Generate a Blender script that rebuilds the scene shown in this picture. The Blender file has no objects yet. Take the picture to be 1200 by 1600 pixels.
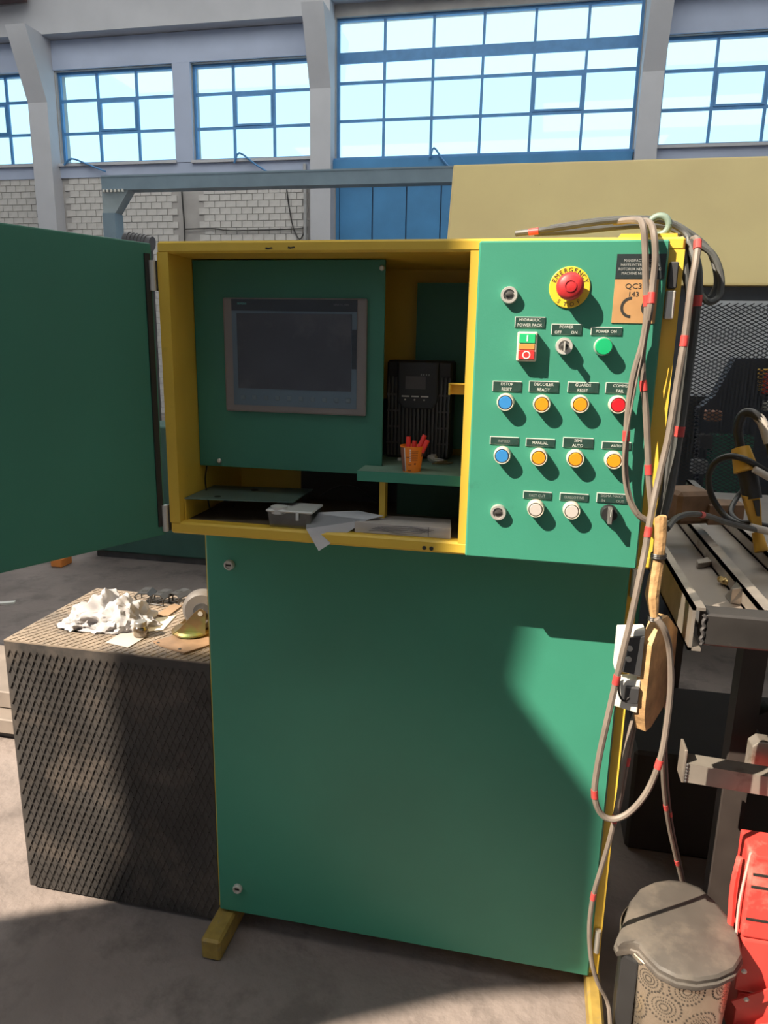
import bpy, bmesh, math, random
from mathutils import Vector, Matrix, noise
random.seed(7)
scn = bpy.context.scene
COL = scn.collection
PI = math.pi

# ------------------------------------------------------------------ camera
CY, CP, CR, CF = -0.2006, 0.2316, 0.0195, 1128.15      # yaw, pitch down, roll, focal length in px of a 1200x1600 frame
CAM = Vector((0.734, -1.3537, 1.5286))
FW = Vector((math.sin(CY)*math.cos(CP), math.cos(CY)*math.cos(CP), -math.sin(CP)))
RT = Vector((math.cos(CY), -math.sin(CY), 0.0)); UP = RT.cross(FW)
R2 = RT*math.cos(CR) + UP*math.sin(CR); U2 = UP*math.cos(CR) - RT*math.sin(CR)
cd = bpy.data.cameras.new('camera'); cam = bpy.data.objects.new('camera', cd); COL.objects.link(cam)
cd.sensor_fit = 'VERTICAL'; cd.sensor_height = 32.0; cd.sensor_width = 24.0; cd.lens = 32.0*CF/1600.0
cd.clip_start = 0.02; cd.clip_end = 200
m = Matrix((R2, U2, -FW)).transposed().to_4x4(); m.translation = CAM
cam.matrix_world = m
scn.camera = cam
def at(u, v, X=None, Y=None, Z=None):
    """point seen at photo pixel (u, v) on the plane X=, Y= or Z="""
    d = FW + R2*((u-600)/CF) + U2*((800-v)/CF)
    t = (X-CAM.x)/d.x if X is not None else (Y-CAM.y)/d.y if Y is not None else (Z-CAM.z)/d.z
    return CAM + d*t

# ------------------------------------------------------------------ world, sun, exposure
TA, TE = 1.15, 1.40            # sun travels (TA, 1, -TE)
w = bpy.data.worlds.new('sky'); scn.world = w; w.use_nodes = True
nt = w.node_tree; nt.nodes.clear()
out = nt.nodes.new('ShaderNodeOutputWorld'); bg = nt.nodes.new('ShaderNodeBackground')
tc = nt.nodes.new('ShaderNodeTexCoord'); sx = nt.nodes.new('ShaderNodeSeparateXYZ'); rp = nt.nodes.new('ShaderNodeValToRGB')
nt.links.new(tc.outputs['Generated'], sx.inputs[0]); nt.links.new(sx.outputs['Z'], rp.inputs[0])
rp.color_ramp.elements[0].position = 0.0; rp.color_ramp.elements[0].color = (0.80, 0.93, 1.0, 1)
rp.color_ramp.elements[1].position = 0.9; rp.color_ramp.elements[1].color = (0.50, 0.74, 1.0, 1)
nt.links.new(rp.outputs[0], bg.inputs['Color']); bg.inputs['Strength'].default_value = 1.25
nt.links.new(bg.outputs[0], out.inputs['Surface'])
sl = bpy.data.lights.new('sun', 'SUN'); sun = bpy.data.objects.new('sun', sl); COL.objects.link(sun)
sl.energy = 9.0; sl.color = (1.0, 0.87, 0.70); sl.angle = math.radians(0.35)
sun.location = (-8, -7, 12)
sun.rotation_euler = Vector((TA, 1, -TE)).to_track_quat('-Z', 'Y').to_euler()
scn.view_settings.view_transform = 'Standard'; scn.view_settings.look = 'None'
scn.view_settings.gamma = 1.0; scn.view_settings.exposure = 0.5
scn.view_settings.use_curve_mapping = False
scn.cycles.use_denoising = True
scn.cycles.max_bounces = 8; scn.cycles.diffuse_bounces = 4; scn.cycles.transparent_max_bounces = 12

# ------------------------------------------------------------------ helpers
MATS = {}
def M(name, col, rough=0.5, metal=0.0, var=0.12, scale=8.0, bump=0.0, bscale=80.0, dirt=None, dscale=6.0, dth=0.55, spec=0.5, alpha=None, coat=0.0):
    if name in MATS: return MATS[name]
    mt = bpy.data.materials.new(name); mt.use_nodes = True; n = mt.node_tree.nodes; L = mt.node_tree.links
    b = n['Principled BSDF']; b.inputs['Roughness'].default_value = rough; b.inputs['Metallic'].default_value = metal
    b.inputs['Specular IOR Level'].default_value = spec; b.inputs['Coat Weight'].default_value = coat
    co = n.new('ShaderNodeTexCoord')
    nz = n.new('ShaderNodeTexNoise'); nz.inputs['Scale'].default_value = scale; nz.inputs['Detail'].default_value = 5
    L.new(co.outputs['Object'], nz.inputs['Vector'])
    r = n.new('ShaderNodeValToRGB'); r.color_ramp.elements[0].position = 0.3; r.color_ramp.elements[1].position = 0.7
    r.color_ramp.elements[0].color = tuple(c*(1-var) for c in col)+(1,); r.color_ramp.elements[1].color = tuple(min(1, c*(1+var)) for c in col)+(1,)
    L.new(nz.outputs['Fac'], r.inputs[0]); last = r.outputs[0]
    if dirt:
        n2 = n.new('ShaderNodeTexNoise'); n2.inputs['Scale'].default_value = dscale; n2.inputs['Detail'].default_value = 8
        n2.inputs['Roughness'].default_value = 0.65
        L.new(co.outputs['Object'], n2.inputs['Vector'])
        r2 = n.new('ShaderNodeValToRGB'); r2.color_ramp.elements[0].position = dth; r2.color_ramp.elements[1].position = min(1, dth+0.14)
        r2.color_ramp.elements[0].color = (0, 0, 0, 1); r2.color_ramp.elements[1].color = (1, 1, 1, 1)
        L.new(n2.outputs['Fac'], r2.inputs[0])
        mx = n.new('ShaderNodeMixRGB'); mx.inputs[2].default_value = tuple(dirt)+(1,)
        L.new(r2.outputs[0], mx.inputs[0]); L.new(last, mx.inputs[1]); last = mx.outputs[0]
    L.new(last, b.inputs['Base Color'])
    if bump:
        n3 = n.new('ShaderNodeTexNoise'); n3.inputs['Scale'].default_value = bscale; n3.inputs['Detail'].default_value = 6
        L.new(co.outputs['Object'], n3.inputs['Vector'])
        bp = n.new('ShaderNodeBump'); bp.inputs['Strength'].default_value = bump; bp.inputs['Distance'].default_value = 0.01
        L.new(n3.outputs['Fac'], bp.inputs['Height']); L.new(bp.outputs[0], b.inputs['Normal'])
    if alpha is not None: b.inputs['Alpha'].default_value = alpha
    MATS[name] = mt
    return mt
def glassmat(name, tint, gloss=0.08, rough=0.02):
    mt = bpy.data.materials.new(name); mt.use_nodes = True; n = mt.node_tree.nodes; L = mt.node_tree.links; n.clear()
    o = n.new('ShaderNodeOutputMaterial'); mx = n.new('ShaderNodeMixShader'); t = n.new('ShaderNodeBsdfTransparent'); g = n.new('ShaderNodeBsdfGlossy')
    t.inputs[0].default_value = tuple(tint)+(1,); g.inputs['Roughness'].default_value = rough; mx.inputs[0].default_value = gloss
    L.new(t.outputs[0], mx.inputs[1]); L.new(g.outputs[0], mx.inputs[2]); L.new(mx.outputs[0], o.inputs[0])
    MATS[name] = mt
    return mt

OFF = {}
def B(): return bmesh.new()
def face(bm, vs):
    try: return bm.faces.new(vs)
    except ValueError: return None
def box(bm, x0, x1, y0, y1, z0, z1, bev=0.0, seg=1):
    v = [bm.verts.new((x, y, z)) for z in (z0, z1) for y in (y0, y1) for x in (x0, x1)]
    fs = [face(bm, [v[i] for i in q]) for q in ((0, 2, 3, 1), (4, 5, 7, 6), (0, 1, 5, 4), (2, 6, 7, 3), (0, 4, 6, 2), (1, 3, 7, 5))]
    if bev:
        es = list({e for f in fs for e in f.edges})
        bmesh.ops.bevel(bm, geom=es, offset=bev, segments=seg, affect='EDGES', profile=0.6)
def obox(bm, c, s, rot=None, bev=0.0):
    """box of size s centred on c, turned by the 3x3 matrix rot"""
    t = bmesh.new(); box(t, -s[0]/2, s[0]/2, -s[1]/2, s[1]/2, -s[2]/2, s[2]/2, bev)
    add(bm, t, Matrix.Translation(Vector(c)) @ ((rot or Matrix.Identity(3)).to_4x4()))
def add(bm, src, mtx=None):
    if mtx is not None: src.transform(mtx)
    me = bpy.data.meshes.new('tmp'); src.to_mesh(me); src.free(); bm.from_mesh(me); bpy.data.meshes.remove(me)
def frame_of(d):
    d = Vector(d).normalized(); a = Vector((0, 0, 1)) if abs(d.z) < 0.9 else Vector((1, 0, 0))
    u = d.cross(a).normalized(); return u, d.cross(u).normalized(), d
def cyl(bm, p0, p1, r0, r1=None, seg=20, caps=True):
    p0, p1 = Vector(p0), Vector(p1); r1 = r0 if r1 is None else r1
    u, v, d = frame_of(p1-p0)
    A = [bm.verts.new(p0+(u*math.cos(2*PI*k/seg)+v*math.sin(2*PI*k/seg))*r0) for k in range(seg)]
    C = [bm.verts.new(p1+(u*math.cos(2*PI*k/seg)+v*math.sin(2*PI*k/seg))*r1) for k in range(seg)]
    for k in range(seg): face(bm, (A[k], A[(k+1) % seg], C[(k+1) % seg], C[k]))
    if caps: face(bm, A[::-1]); face(bm, C)
def lathe(bm, prof, p, axis=(0, 0, 1), seg=24):
    """prof: list of (radius, distance along axis)"""
    p = Vector(p); u, v, d = frame_of(axis); rings = []
    for r, h in prof:
        if r < 1e-6: rings.append([bm.verts.new(p+d*h)])
        else: rings.append([bm.verts.new(p+d*h+(u*math.cos(2*PI*k/seg)+v*math.sin(2*PI*k/seg))*r) for k in range(seg)])
    for a, c in zip(rings, rings[1:]):
        for k in range(seg):
            k2 = (k+1) % seg
            if len(a) == 1 and len(c) > 1: face(bm, (a[0], c[k2], c[k]))
            elif len(c) == 1 and len(a) > 1: face(bm, (a[k], a[k2], c[0]))
            elif len(a) > 1: face(bm, (a[k], a[k2], c[k2], c[k]))
def smooth_path(pts, sub=6):
    P = [Vector(p) for p in pts]; o = []
    for i in range(len(P)-1):
        a = P[i-1] if i else P[0]*2-P[1]; b, c = P[i], P[i+1]; d = P[i+2] if i+2 < len(P) else P[-1]*2-P[-2]
        for k in range(sub):
            t = k/sub; o.append(0.5*((2*b)+(c-a)*t+(2*a-5*b+4*c-d)*t*t+(3*b-a-3*c+d)*t**3))
    return o+[P[-1]]
def tube(bm, pts, r, seg=8, sub=6, closed=False):
    P = smooth_path(pts, sub) if sub > 1 else [Vector(p) for p in pts]
    u = None; rings = []
    for i, p in enumerate(P):
        d = (P[min(i+1, len(P)-1)]-P[max(i-1, 0)])
        d = d.normalized() if d.length > 1e-9 else Vector((0, 0, 1))
        if u is None: u = frame_of(d)[0]
        u = (u-d*u.dot(d)).normalized(); v = d.cross(u)
        rings.append([bm.verts.new(p+(u*math.cos(2*PI*k/seg)+v*math.sin(2*PI*k/seg))*r) for k in range(seg)])
    for a, c in zip(rings, rings[1:]):
        for k in range(seg): face(bm, (a[k], a[(k+1) % seg], c[(k+1) % seg], c[k]))
    face(bm, rings[0][::-1]); face(bm, rings[-1])
def prism(bm, poly, vec, bev=0.0):
    """3-D polygon extruded along vec"""
    vec = Vector(vec); A = [bm.verts.new(Vector(p)) for p in poly]; C = [bm.verts.new(Vector(p)+vec) for p in poly]; n = len(A)
    fs = [face(bm, A[::-1]), face(bm, C)]+[face(bm, (A[k], A[(k+1) % n], C[(k+1) % n], C[k])) for k in range(n)]
    if bev:
        es = list({e for f in fs if f for e in f.edges})
        bmesh.ops.bevel(bm, geom=es, offset=bev, segments=2, affect='EDGES', profile=0.6)
def bar(bm, p0, p1, w, h, up=(0, 0, 1)):
    """rectangular bar from p0 to p1, w across, h along up"""
    p0, p1 = Vector(p0), Vector(p1); d = (p1-p0).normalized(); s = d.cross(Vector(up)).normalized(); t = s.cross(d)
    q = [p0+s*(w/2*a)+t*(h/2*b) for a, b in ((-1, -1), (1, -1), (1, 1), (-1, 1))]
    prism(bm, q, p1-p0)
def finish(name, bm, mat, off, smooth=False, bake=True):
    bmesh.ops.recalc_face_normals(bm, faces=bm.faces[:])
    if off is not None: bmesh.ops.translate(bm, vec=-Vector(off), verts=bm.verts[:])
    me = bpy.data.meshes.new(name); bm.to_mesh(me); bm.free(); me.materials.append(mat)
    if smooth:
        me.shade_smooth()
        try: me.set_sharp_from_angle(angle=math.radians(38))
        except Exception: pass
    o = bpy.data.objects.new(name, me); COL.objects.link(o)
    return o
def thing(name, label, cat, loc, group=None):
    o = bpy.data.objects.new(name, None); COL.objects.link(o); o.location = loc; o.empty_display_size = 0.05
    o['label'] = label; o['category'] = cat
    if group: o['group'] = group
    OFF[o] = Vector(loc)
    return o
def part(root, name, bm, mat, smooth=False, label=None, kind=None):
    o = finish(name, bm, mat, OFF[root], smooth); o.parent = root; OFF[o] = OFF[root]
    if label: o['label'] = label
    if kind: o['kind'] = kind
    return o
def single(name, label, cat, bm, mat, smooth=False, group=None):
    zs = [v.co.z for v in bm.verts]; xs = [v.co.x for v in bm.verts]; ys = [v.co.y for v in bm.verts]
    loc = Vector(((min(xs)+max(xs))/2, (min(ys)+max(ys))/2, min(zs)))
    o = finish(name, bm, mat, loc, smooth); o.location = loc; OFF[o] = loc
    o['label'] = label; o['category'] = cat
    if group: o['group'] = group
    return o
def struct(name, bm, mat, label=None):
    o = finish(name, bm, mat, None); OFF[o] = Vector((0, 0, 0)); o['kind'] = 'structure'
    if label: o['label'] = label
    return o
TXT = {}
def txt_mesh(s):
    if s not in TXT:
        cu = bpy.data.curves.new('t', 'FONT'); cu.body = s; cu.size = 1.0; cu.align_x = 'CENTER'; cu.align_y = 'CENTER'; cu.extrude = 0.02; cu.resolution_u = 2
        o = bpy.data.objects.new('t', cu); COL.objects.link(o)
        me = bpy.data.meshes.new_from_object(o.evaluated_get(bpy.context.evaluated_depsgraph_get()))
        bpy.data.objects.remove(o); bpy.data.curves.remove(cu); TXT[s] = me
    return TXT[s]
def text(bm, s, c, size, sxx=1.0, rot=0.0, bold=0.0):
    """lettering standing in the XZ plane facing -Y, centred on c"""
    t = bmesh.new(); t.from_mesh(txt_mesh(s))
    mtx = Matrix.Translation(Vector(c)) @ Matrix.Rotation(rot, 4, 'Y') @ Matrix.Rotation(PI/2, 4, 'X') @ Matrix.Diagonal((size*sxx, size, 0.01, 1))
    add(bm, t, mtx)

# ------------------------------------------------------------------ materials
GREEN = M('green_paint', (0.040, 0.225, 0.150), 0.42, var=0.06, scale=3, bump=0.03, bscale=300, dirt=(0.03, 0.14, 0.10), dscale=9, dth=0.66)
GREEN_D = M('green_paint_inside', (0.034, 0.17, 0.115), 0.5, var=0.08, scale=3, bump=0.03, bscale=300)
YEL = M('yellow_paint', (0.70, 0.46, 0.055), 0.45, var=0.08, scale=5, dirt=(0.40, 0.26, 0.04), dscale=11, dth=0.64)
YEL_W = M('worn_yellow_paint', (0.30, 0.20, 0.045), 0.6, var=0.2, scale=30, dirt=(0.22, 0.17, 0.08), dscale=40, dth=0.55)
YEL_P = M('cover_yellow_paint', (0.97, 0.76, 0.34), 0.5, var=0.06, scale=3, dirt=(0.45, 0.33, 0.12), dscale=14, dth=0.7)
CHROME = M('chrome', (0.62, 0.60, 0.56), 0.35, metal=0.55, var=0.1)
STEEL = M('bare_steel', (0.42, 0.37, 0.32), 0.45, metal=0.75, var=0.2, scale=14, dirt=(0.20, 0.12, 0.07), dscale=12, dth=0.58)
DSTEEL = M('dark_steel', (0.07, 0.065, 0.065), 0.5, metal=0.3, var=0.25, scale=12)
BLACKP = M('black_plastic', (0.018, 0.018, 0.019), 0.45, var=0.15)
DGREY = M('dark_grey_plastic', (0.045, 0.045, 0.048), 0.5, var=0.15)
WHITEP = M('white_plastic', (0.74, 0.72, 0.66), 0.4, var=0.05)
PLATE = M('engraved_plate', (0.016, 0.045, 0.036), 0.4, var=0.2, scale=60)
INK = M('engraved_letter', (0.52, 0.54, 0.50), 0.6, var=0.1, scale=90)
INKB = M('black_ink', (0.02, 0.02, 0.018), 0.6)
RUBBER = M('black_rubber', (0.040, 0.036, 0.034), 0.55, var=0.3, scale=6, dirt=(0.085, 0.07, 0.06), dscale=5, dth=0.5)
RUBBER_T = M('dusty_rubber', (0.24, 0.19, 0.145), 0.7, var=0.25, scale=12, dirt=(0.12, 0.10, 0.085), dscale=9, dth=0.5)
CABLE = M('grey_cable', (0.165, 0.135, 0.112), 0.55, var=0.18, scale=20)
CABLE_D = M('dark_cable', (0.055, 0.057, 0.055), 0.5, var=0.2, scale=20)
HOSE = M('black_hose', (0.015, 0.014, 0.014), 0.4)
REDT = M('red_tape', (0.50, 0.055, 0.05), 0.4, var=0.2, scale=60)
WOOD = M('raw_wood', (0.42, 0.25, 0.11), 0.7, var=0.35, scale=24, bump=0.3, bscale=60)
PAPER = M('white_paper', (0.84, 0.84, 0.88), 0.75, var=0.03)
RED = M('red_paint', (0.62, 0.055, 0.045), 0.45, var=0.15, scale=9, dirt=(0.70, 0.22, 0.18), dscale=7, dth=0.58)
ORANGE = M('orange_primer', (0.42, 0.12, 0.05), 0.6, var=0.25, scale=10, dirt=(0.12, 0.07, 0.05), dscale=12, dth=0.55)
CONC = M('concrete_floor', (0.20, 0.165, 0.15), 0.85, var=0.22, scale=2.2, bump=0.55, bscale=26, dirt=(0.14, 0.115, 0.105), dscale=5, dth=0.5)
WALLP = M('painted_wall', (0.44, 0.445, 0.48), 0.85, var=0.06, scale=1.5)
LINT = M('glare_tinted_lintel', (0.36, 0.41, 0.54), 0.85, var=0.06, scale=1.5)  # blue window glare put into the lintel colour
MORTAR = M('mortar', (0.36, 0.34, 0.33), 0.9, var=0.1, scale=3)
BRICK = M('whitewashed_brick', (0.50, 0.48, 0.465), 0.85, var=0.1, scale=9)
BLUEF = M('blue_window_frame', (0.07, 0.22, 0.46), 0.5, var=0.1)
BLUEG = M('blue_gate_paint', (0.045, 0.20, 0.42), 0.5, var=0.12, scale=2)
BEAMP = M('grey_blue_beam', (0.22, 0.30, 0.36), 0.55, var=0.1, scale=3)
PANE = glassmat('window_glass', (0.80, 0.95, 1.0), 0.05)

# ------------------------------------------------------------------ the hall
WY = 12.0
def W(u, v, Y=WY): return at(u, v, Y=Y)
ROOF = 8.3
bm = B(); box(bm, -14, 12, -9, WY+0.4, -0.2, 0.0); struct('floor', bm, CONC)
FILL_ROOF = [(-8.5, 4.5, -3.4, -1.6), (-11.0, 6.5, 4.5, 10.5)]
FILL_SIDE = (0.4, 8.5, -1.0, 2.2)      # added, unseen translucent roof strips for fill light (x0, x1, y0, y1)
bm = B(); yy = -4.2
FILL_ROOF.insert(1, FILL_SIDE)
for x0, x1, y0, y1 in FILL_ROOF:
    box(bm, -14, 12, yy, y0, ROOF, ROOF+0.1); box(bm, -14, x0, y0, y1, ROOF, ROOF+0.1); box(bm, x1, 12, y0, y1, ROOF, ROOF+0.1); yy = y1
box(bm, -14, 12, yy, WY+0.4, ROOF, ROOF+0.1)
ceil = struct('ceiling', bm, M('roof_sheet', (0.30, 0.26, 0.25), 0.8))
bm = B(); box(bm, -14, -8.55, 11.2, 11.6, 7.28, 7.62); part(ceil, 'roof_purlin', bm, M('purlin_brown', (.10, .06, .06), .7))
rl = bpy.data.materials.new('roof_fill'); rl.use_nodes = True; n_ = rl.node_tree.nodes; n_.clear()
t_ = n_.new('ShaderNodeBsdfTranslucent'); t_.inputs[0].default_value = (0.62, 0.62, 0.60, 1); o_ = n_.new('ShaderNodeOutputMaterial'); rl.node_tree.links.new(t_.outputs[0], o_.inputs[0])
for x0, x1, y0, y1 in FILL_ROOF:
    nn_ = 10
    for k in range(nn_):
        bm = B(); xa, xb = x0+(x1-x0)*k/nn_, x0+(x1-x0)*(k+1)/nn_
        f_ = face(bm, [bm.verts.new(p) for p in ((xa, y0, ROOF+.05), (xb, y0, ROOF+.05), (xb, y1, ROOF+.05), (xa, y1, ROOF+.05))])
        part(ceil, 'roof_fill_panel', bm, rl)
bm = B(); box(bm, -12.3, -12, -4.2, WY, 0, ROOF); struct('wall_left', bm, WALLP)
bm = B(); box(bm, 10, 10.3, -4.2, WY, 0, ROOF); struct('wall_right', bm, WALLP)
# unseen wall behind the camera: high window band and pier shaped for the sun
bm = B(); D = 4.0; FT = 0.1
box(bm, -14, 12, -D-FT, -D, 0, 3.6); box(bm, -14, 12, -D-FT, -D, 7.74, ROOF)
def ab(a, b): return Vector((a-TA*D, -D, b+TE*D))
k_ = TA*FT
j_ = TE*FT
shade_pier = [(-0.75, -2.0), (0.44-k_, -2.0), (0.44-k_, -0.10+j_), (0.57-k_, 0.12+j_), (0.80-k_, 0.26+j_), (0.79-k_, 0.71+j_), (0.575-k_, 0.98+j_), (0.60-k_, 1.13+j_), (0.60-k_, 2.2), (-0.28, 2.2), (-0.28, 1.08), (-0.46, 1.0), (-0.46, 0.45), (-0.55, 0.22), (-0.68, 0.02)]  # added pier, outline set by the shade edges it has to cast
prism(bm, [ab(a, b) for a, b in shade_pier], (0, -FT, 0))
for xa, xb in ((-14, -9.2), (-3.0, 12)): box(bm, xa, xb, -D-FT, -D, 3.5, 7.8)
struct('wall_front', bm, WALLP)

# back wall with window openings
SILL, HEAD = 4.68, 6.29
wins = [(-10.9, -8.82, SILL+0.03, HEAD+0.02, 3), (-8.38, -6.0, SILL+0.02, HEAD, 3), (-5.66, -3.375, SILL+0.01, HEAD, 3),
        (-2.975, 2.035, 4.64, 6.86, 6), (2.39, 4.78, 4.69, 6.28, 3), (5.2, 7.5, 4.69, 6.28, 3)]
GX0, GX1, GZ = -2.975, 2.03, 4.40     # blue gate opening under the big window
bm = B()
xs = [-14]+[v for a in wins for v in a[:2]]+[10.3]
for k in range(0, len(xs), 2): box(bm, xs[k], xs[k+1], WY, WY+0.3, 0, ROOF)
for x0, x1, z0, z1, n in wins:
    box(bm, x0, x1, WY, WY+0.3, z1, ROOF)
    if n == 3: box(bm, x0, x1, WY, WY+0.3, 0, z0)
box(bm, GX0, GX1, WY, WY+0.3, GZ, 4.64)
wall = struct('wall_back', bm, MORTAR)
# ring beam and pilasters with haunches
bm = B()
box(bm, -14, -3.0, WY-0.30, WY-0.004, 6.80, ROOF); box(bm, 2.2, 10, WY-0.30, WY-0.004, 6.80, ROOF); box(bm, -3.0, 2.2, WY-0.30, WY-0.004, 7.05, ROOF)
part(wall, 'ring_beam', bm, WALLP); bm = B()
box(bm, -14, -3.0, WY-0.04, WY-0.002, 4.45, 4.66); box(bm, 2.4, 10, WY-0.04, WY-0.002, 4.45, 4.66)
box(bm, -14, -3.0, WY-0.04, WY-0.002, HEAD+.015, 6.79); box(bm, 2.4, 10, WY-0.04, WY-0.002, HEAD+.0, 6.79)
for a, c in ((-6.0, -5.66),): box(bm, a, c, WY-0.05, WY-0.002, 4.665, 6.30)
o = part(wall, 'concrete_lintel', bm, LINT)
def pilaster(x0, x1, haunch, dep=0.28):
    b = B(); box(b, x0, x1, WY-dep, WY-0.001, 0, 6.82)
    if haunch: prism(b, [(x0, WY-dep, 6.82), (x0, WY-dep, 5.7), (x0, WY-dep-0.45, 6.82)], (x1-x0, 0, 0))
    part(wall, 'pilaster', b, WALLP)
pilaster(-8.80, -8.40, True); pilaster(-3.36, -2.99, True); pilaster(2.05, 2.38, True); pilaster(4.82, 5.15, True)
# bricks: one mesh, shared
bx, bz = 0.212, 0.116
t = B(); box(t, -bx/2+0.006, bx/2-0.006, -0.022, 0.0, -bz/2+0.005, bz/2-0.005)
bmesh.ops.recalc_face_normals(t, faces=t.faces[:])
bme = bpy.data.meshes.new('brick'); t.to_mesh(bme); t.free(); bme.materials.append(BRICK)
stuff = B(); nb = 0
pil = [(-8.80, -8.40), (-3.40, -2.9), (-6.02, -5.64)]
for r in range(40):
    z = 4.40-r*bz; x = -10.9+(bx/2 if r % 2 else 0)
    while x < -3.35:
        if not any(a-bx/2 < x < c+bx/2 for a, c in pil) and z > 0.1:
            d = Vector((x, WY, z))-CAM; dz = d.dot(FW); u = 600+CF*d.dot(R2)/dz; v = 800-CF*d.dot(U2)/dz
            top = 345+0.19*u if u < 235 else 374
            if u > -4 and v < top and not (163 < u < 520 and 268 < v < 300) and v > 262 and nb < 300:
                o = bpy.data.objects.new('brick', bme); COL.objects.link(o); o.location = (x, WY, z); o.parent = wall; nb += 1
            else:
                box(stuff, x-bx/2+0.006, x+bx/2-0.006, WY-0.022, WY, z-bz/2+0.005, z+bz/2-0.005)
        x += bx
for r in range(38):
    z = 4.40-r*bz; x = 2.50+(bx/2 if r % 2 else 0)
    while x < 9.8 and z > .1:
        if not 4.7 < x < 5.27: box(stuff, x-bx/2+0.006, x+bx/2-0.006, WY-0.022, WY, z-bz/2+0.005, z+bz/2-0.005)
        x += bx
part(wall, 'brick_course', stuff, BRICK, kind='stuff')
# windows
def window(n, x0, x1, z0, z1, cols):
    fr = B(); yy = WY+0.10
    t = 0.045
    if cols == 6:
        h = z1-z0; rows = [z0, z0+h*0.285, z0+h*0.555, z0+h*0.73, z1]; thick = {3: 0.085}
    else:
        h = z1-z0; rows = [z0, z0+h*0.345, z0+h*0.70, z1]; thick = {}
    xs = [x0+(x1-x0)*k/cols for k in range(cols+1)]
    box(fr, x0, x0+t, yy-.03, yy+.03, z0, z1); box(fr, x1-t, x1, yy-.03, yy+.03, z0, z1)
    box(fr, x0+t, x1-t, yy-.03, yy+.03, z0, z0+t); box(fr, x0+t, x1-t, yy-.03, yy+.03, z1-t, z1)
    o = struct('window_%d' % n, fr, BLUEF)
    vw, hw = 0.022, 0.022
    for k in range(1, cols):
        b = B(); box(b, xs[k]-vw, xs[k]+vw, yy-.02, yy+.02, z0+t, z1-t); part(o, 'mullion', b, BLUEF)
    for k in range(1, len(rows)-1):
        hh = thick.get(k, hw)
        for c in range(cols):
            b = B(); box(b, xs[c]+(t if c == 0 else vw), xs[c+1]-(t if c == cols-1 else vw), yy-.02, yy+.02, rows[k]-hh, rows[k]+hh); part(o, 'glazing_bar', b, BLUEF)
    for c in range(cols):
        for k in range(len(rows)-1):
            b = B(); box(b, xs[c]+.02, xs[c+1]-.02, yy+.003, yy+.009, rows[k]+.02, rows[k+1]-.02); part(o, 'pane', b, PANE)
            if (cols == 3 and c == 1 and k == 1) or (cols == 6 and c == 4 and k == 1):   # opening sash
                b = B(); X0, X1, Z0, Z1 = xs[c]+vw, xs[c+1]-vw, rows[k]+hw, rows[k+1]-hw; s = 0.035
                box(b, X0, X0+s, yy-.03, yy+.02, Z0, Z1); box(b, X1-s, X1, yy-.03, yy+.02, Z0, Z1)
                box(b, X0+s, X1-s, yy-.03, yy+.02, Z0, Z0+s); box(b, X0+s, X1-s, yy-.03, yy+.02, Z1-s, Z1)
                part(o, 'sash', b, BLUEF)
    b = B(); box(b, x0-0.02, x1+0.02, WY-0.09, WY+0.07, z0-0.05, z0-0.002); part(o, 'window_sill', b, WALLP if cols == 3 else BLUEF)
for k, (x0, x1, z0, z1, n) in enumerate(wins): window(k+1, x0, x1, z0, z1, n)
# blue gate under the big window
b = B(); box(b, GX0, GX1, WY+0.02, WY+0.06, 4.32, GZ); box(b, GX0, GX0+.06, WY+.02, WY+.06, 0, 4.32); box(b, GX1-.06, GX1, WY+.02, WY+.06, 0, 4.32)
gate = struct('door_1', b, BLUEG)
nx = 8
for k in range(nx):
    a = GX0+.06+(GX1-GX0-.12)*k/nx; c = GX0+.06+(GX1-GX0-.12)*(k+1)/nx
    b = B(); box(b, a+.012, c-.012, WY+.03, WY+.055, 0.02, 4.31); part(gate, 'door_panel', b, BLUEG)
b = B(); box(b, GX0+.06, GX1-.06, WY+.056, WY+.06, 0.02, 4.31); part(gate, 'backing_sheet', b, M('gate_gap', (0.02, 0.05, 0.1), 0.7))
b = B(); box(b, GX0-.03, GX1, WY-0.13, WY-0.002, 4.42, 4.60); part(gate, 'track_cover', b, BLUEG)
# stay rods that hold the sashes, conduit and wires
def wallrod(name, label, cat, pts, r, mat, Y):
    b = B(); tube(b, [W(u, v, Y) for u, v in pts], r, 6, 3); single(name, label, cat, b, mat, group={'rod': 'window stay rods', 'wire': 'wires on the brick wall'}.get(cat))
wallrod('window_stay', 'thin bent window stay rod under the window next to the leftmost pilaster', 'rod', ((100, 258), (112, 248), (135, 256), (165, 268)), .018, BLUEF, WY-.12)
wallrod('window_stay', 'thin bent window stay rod under the window beside the blue gate bay', 'rod', ((366, 255), (374, 239), (398, 256), (420, 270)), .018, BLUEF, WY-.12)
wallrod('window_stay', 'thin bent window stay rod under the tall window above the blue gate', 'rod', ((672, 246), (678, 231), (690, 247), (704, 264)), .018, BLUEF, WY-.16)
wallrod('conduit_pipe', 'grey vertical conduit pipe on the brick wall beside the blue gate', 'pipe', ((476, 256), (477, 300), (477, 345), (477, 392)), .03, M('conduit', (0.5, 0.5, 0.5), 0.4, metal=.5), WY-.07)
wallrod('wall_wire', 'loose dark wire drooping down the brick wall by the conduit', 'wire', ((448, 296), (452, 325), (458, 355), (468, 374), (476, 362)), .012, HOSE, WY-.05)
wallrod('wall_wire', 'thin dark wire running level along the whitewashed brick wall', 'wire', ((288, 358), (330, 357), (360, 360), (420, 359), (474, 357)), .012, HOSE, WY-.05)
wallrod('down_pipe', 'thin dark vertical cable dropping down the whitewashed brick between pilasters', 'pipe', ((284, 297), (286, 325), (288, 350), (289, 392)), .014, HOSE, WY-.05)

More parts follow.
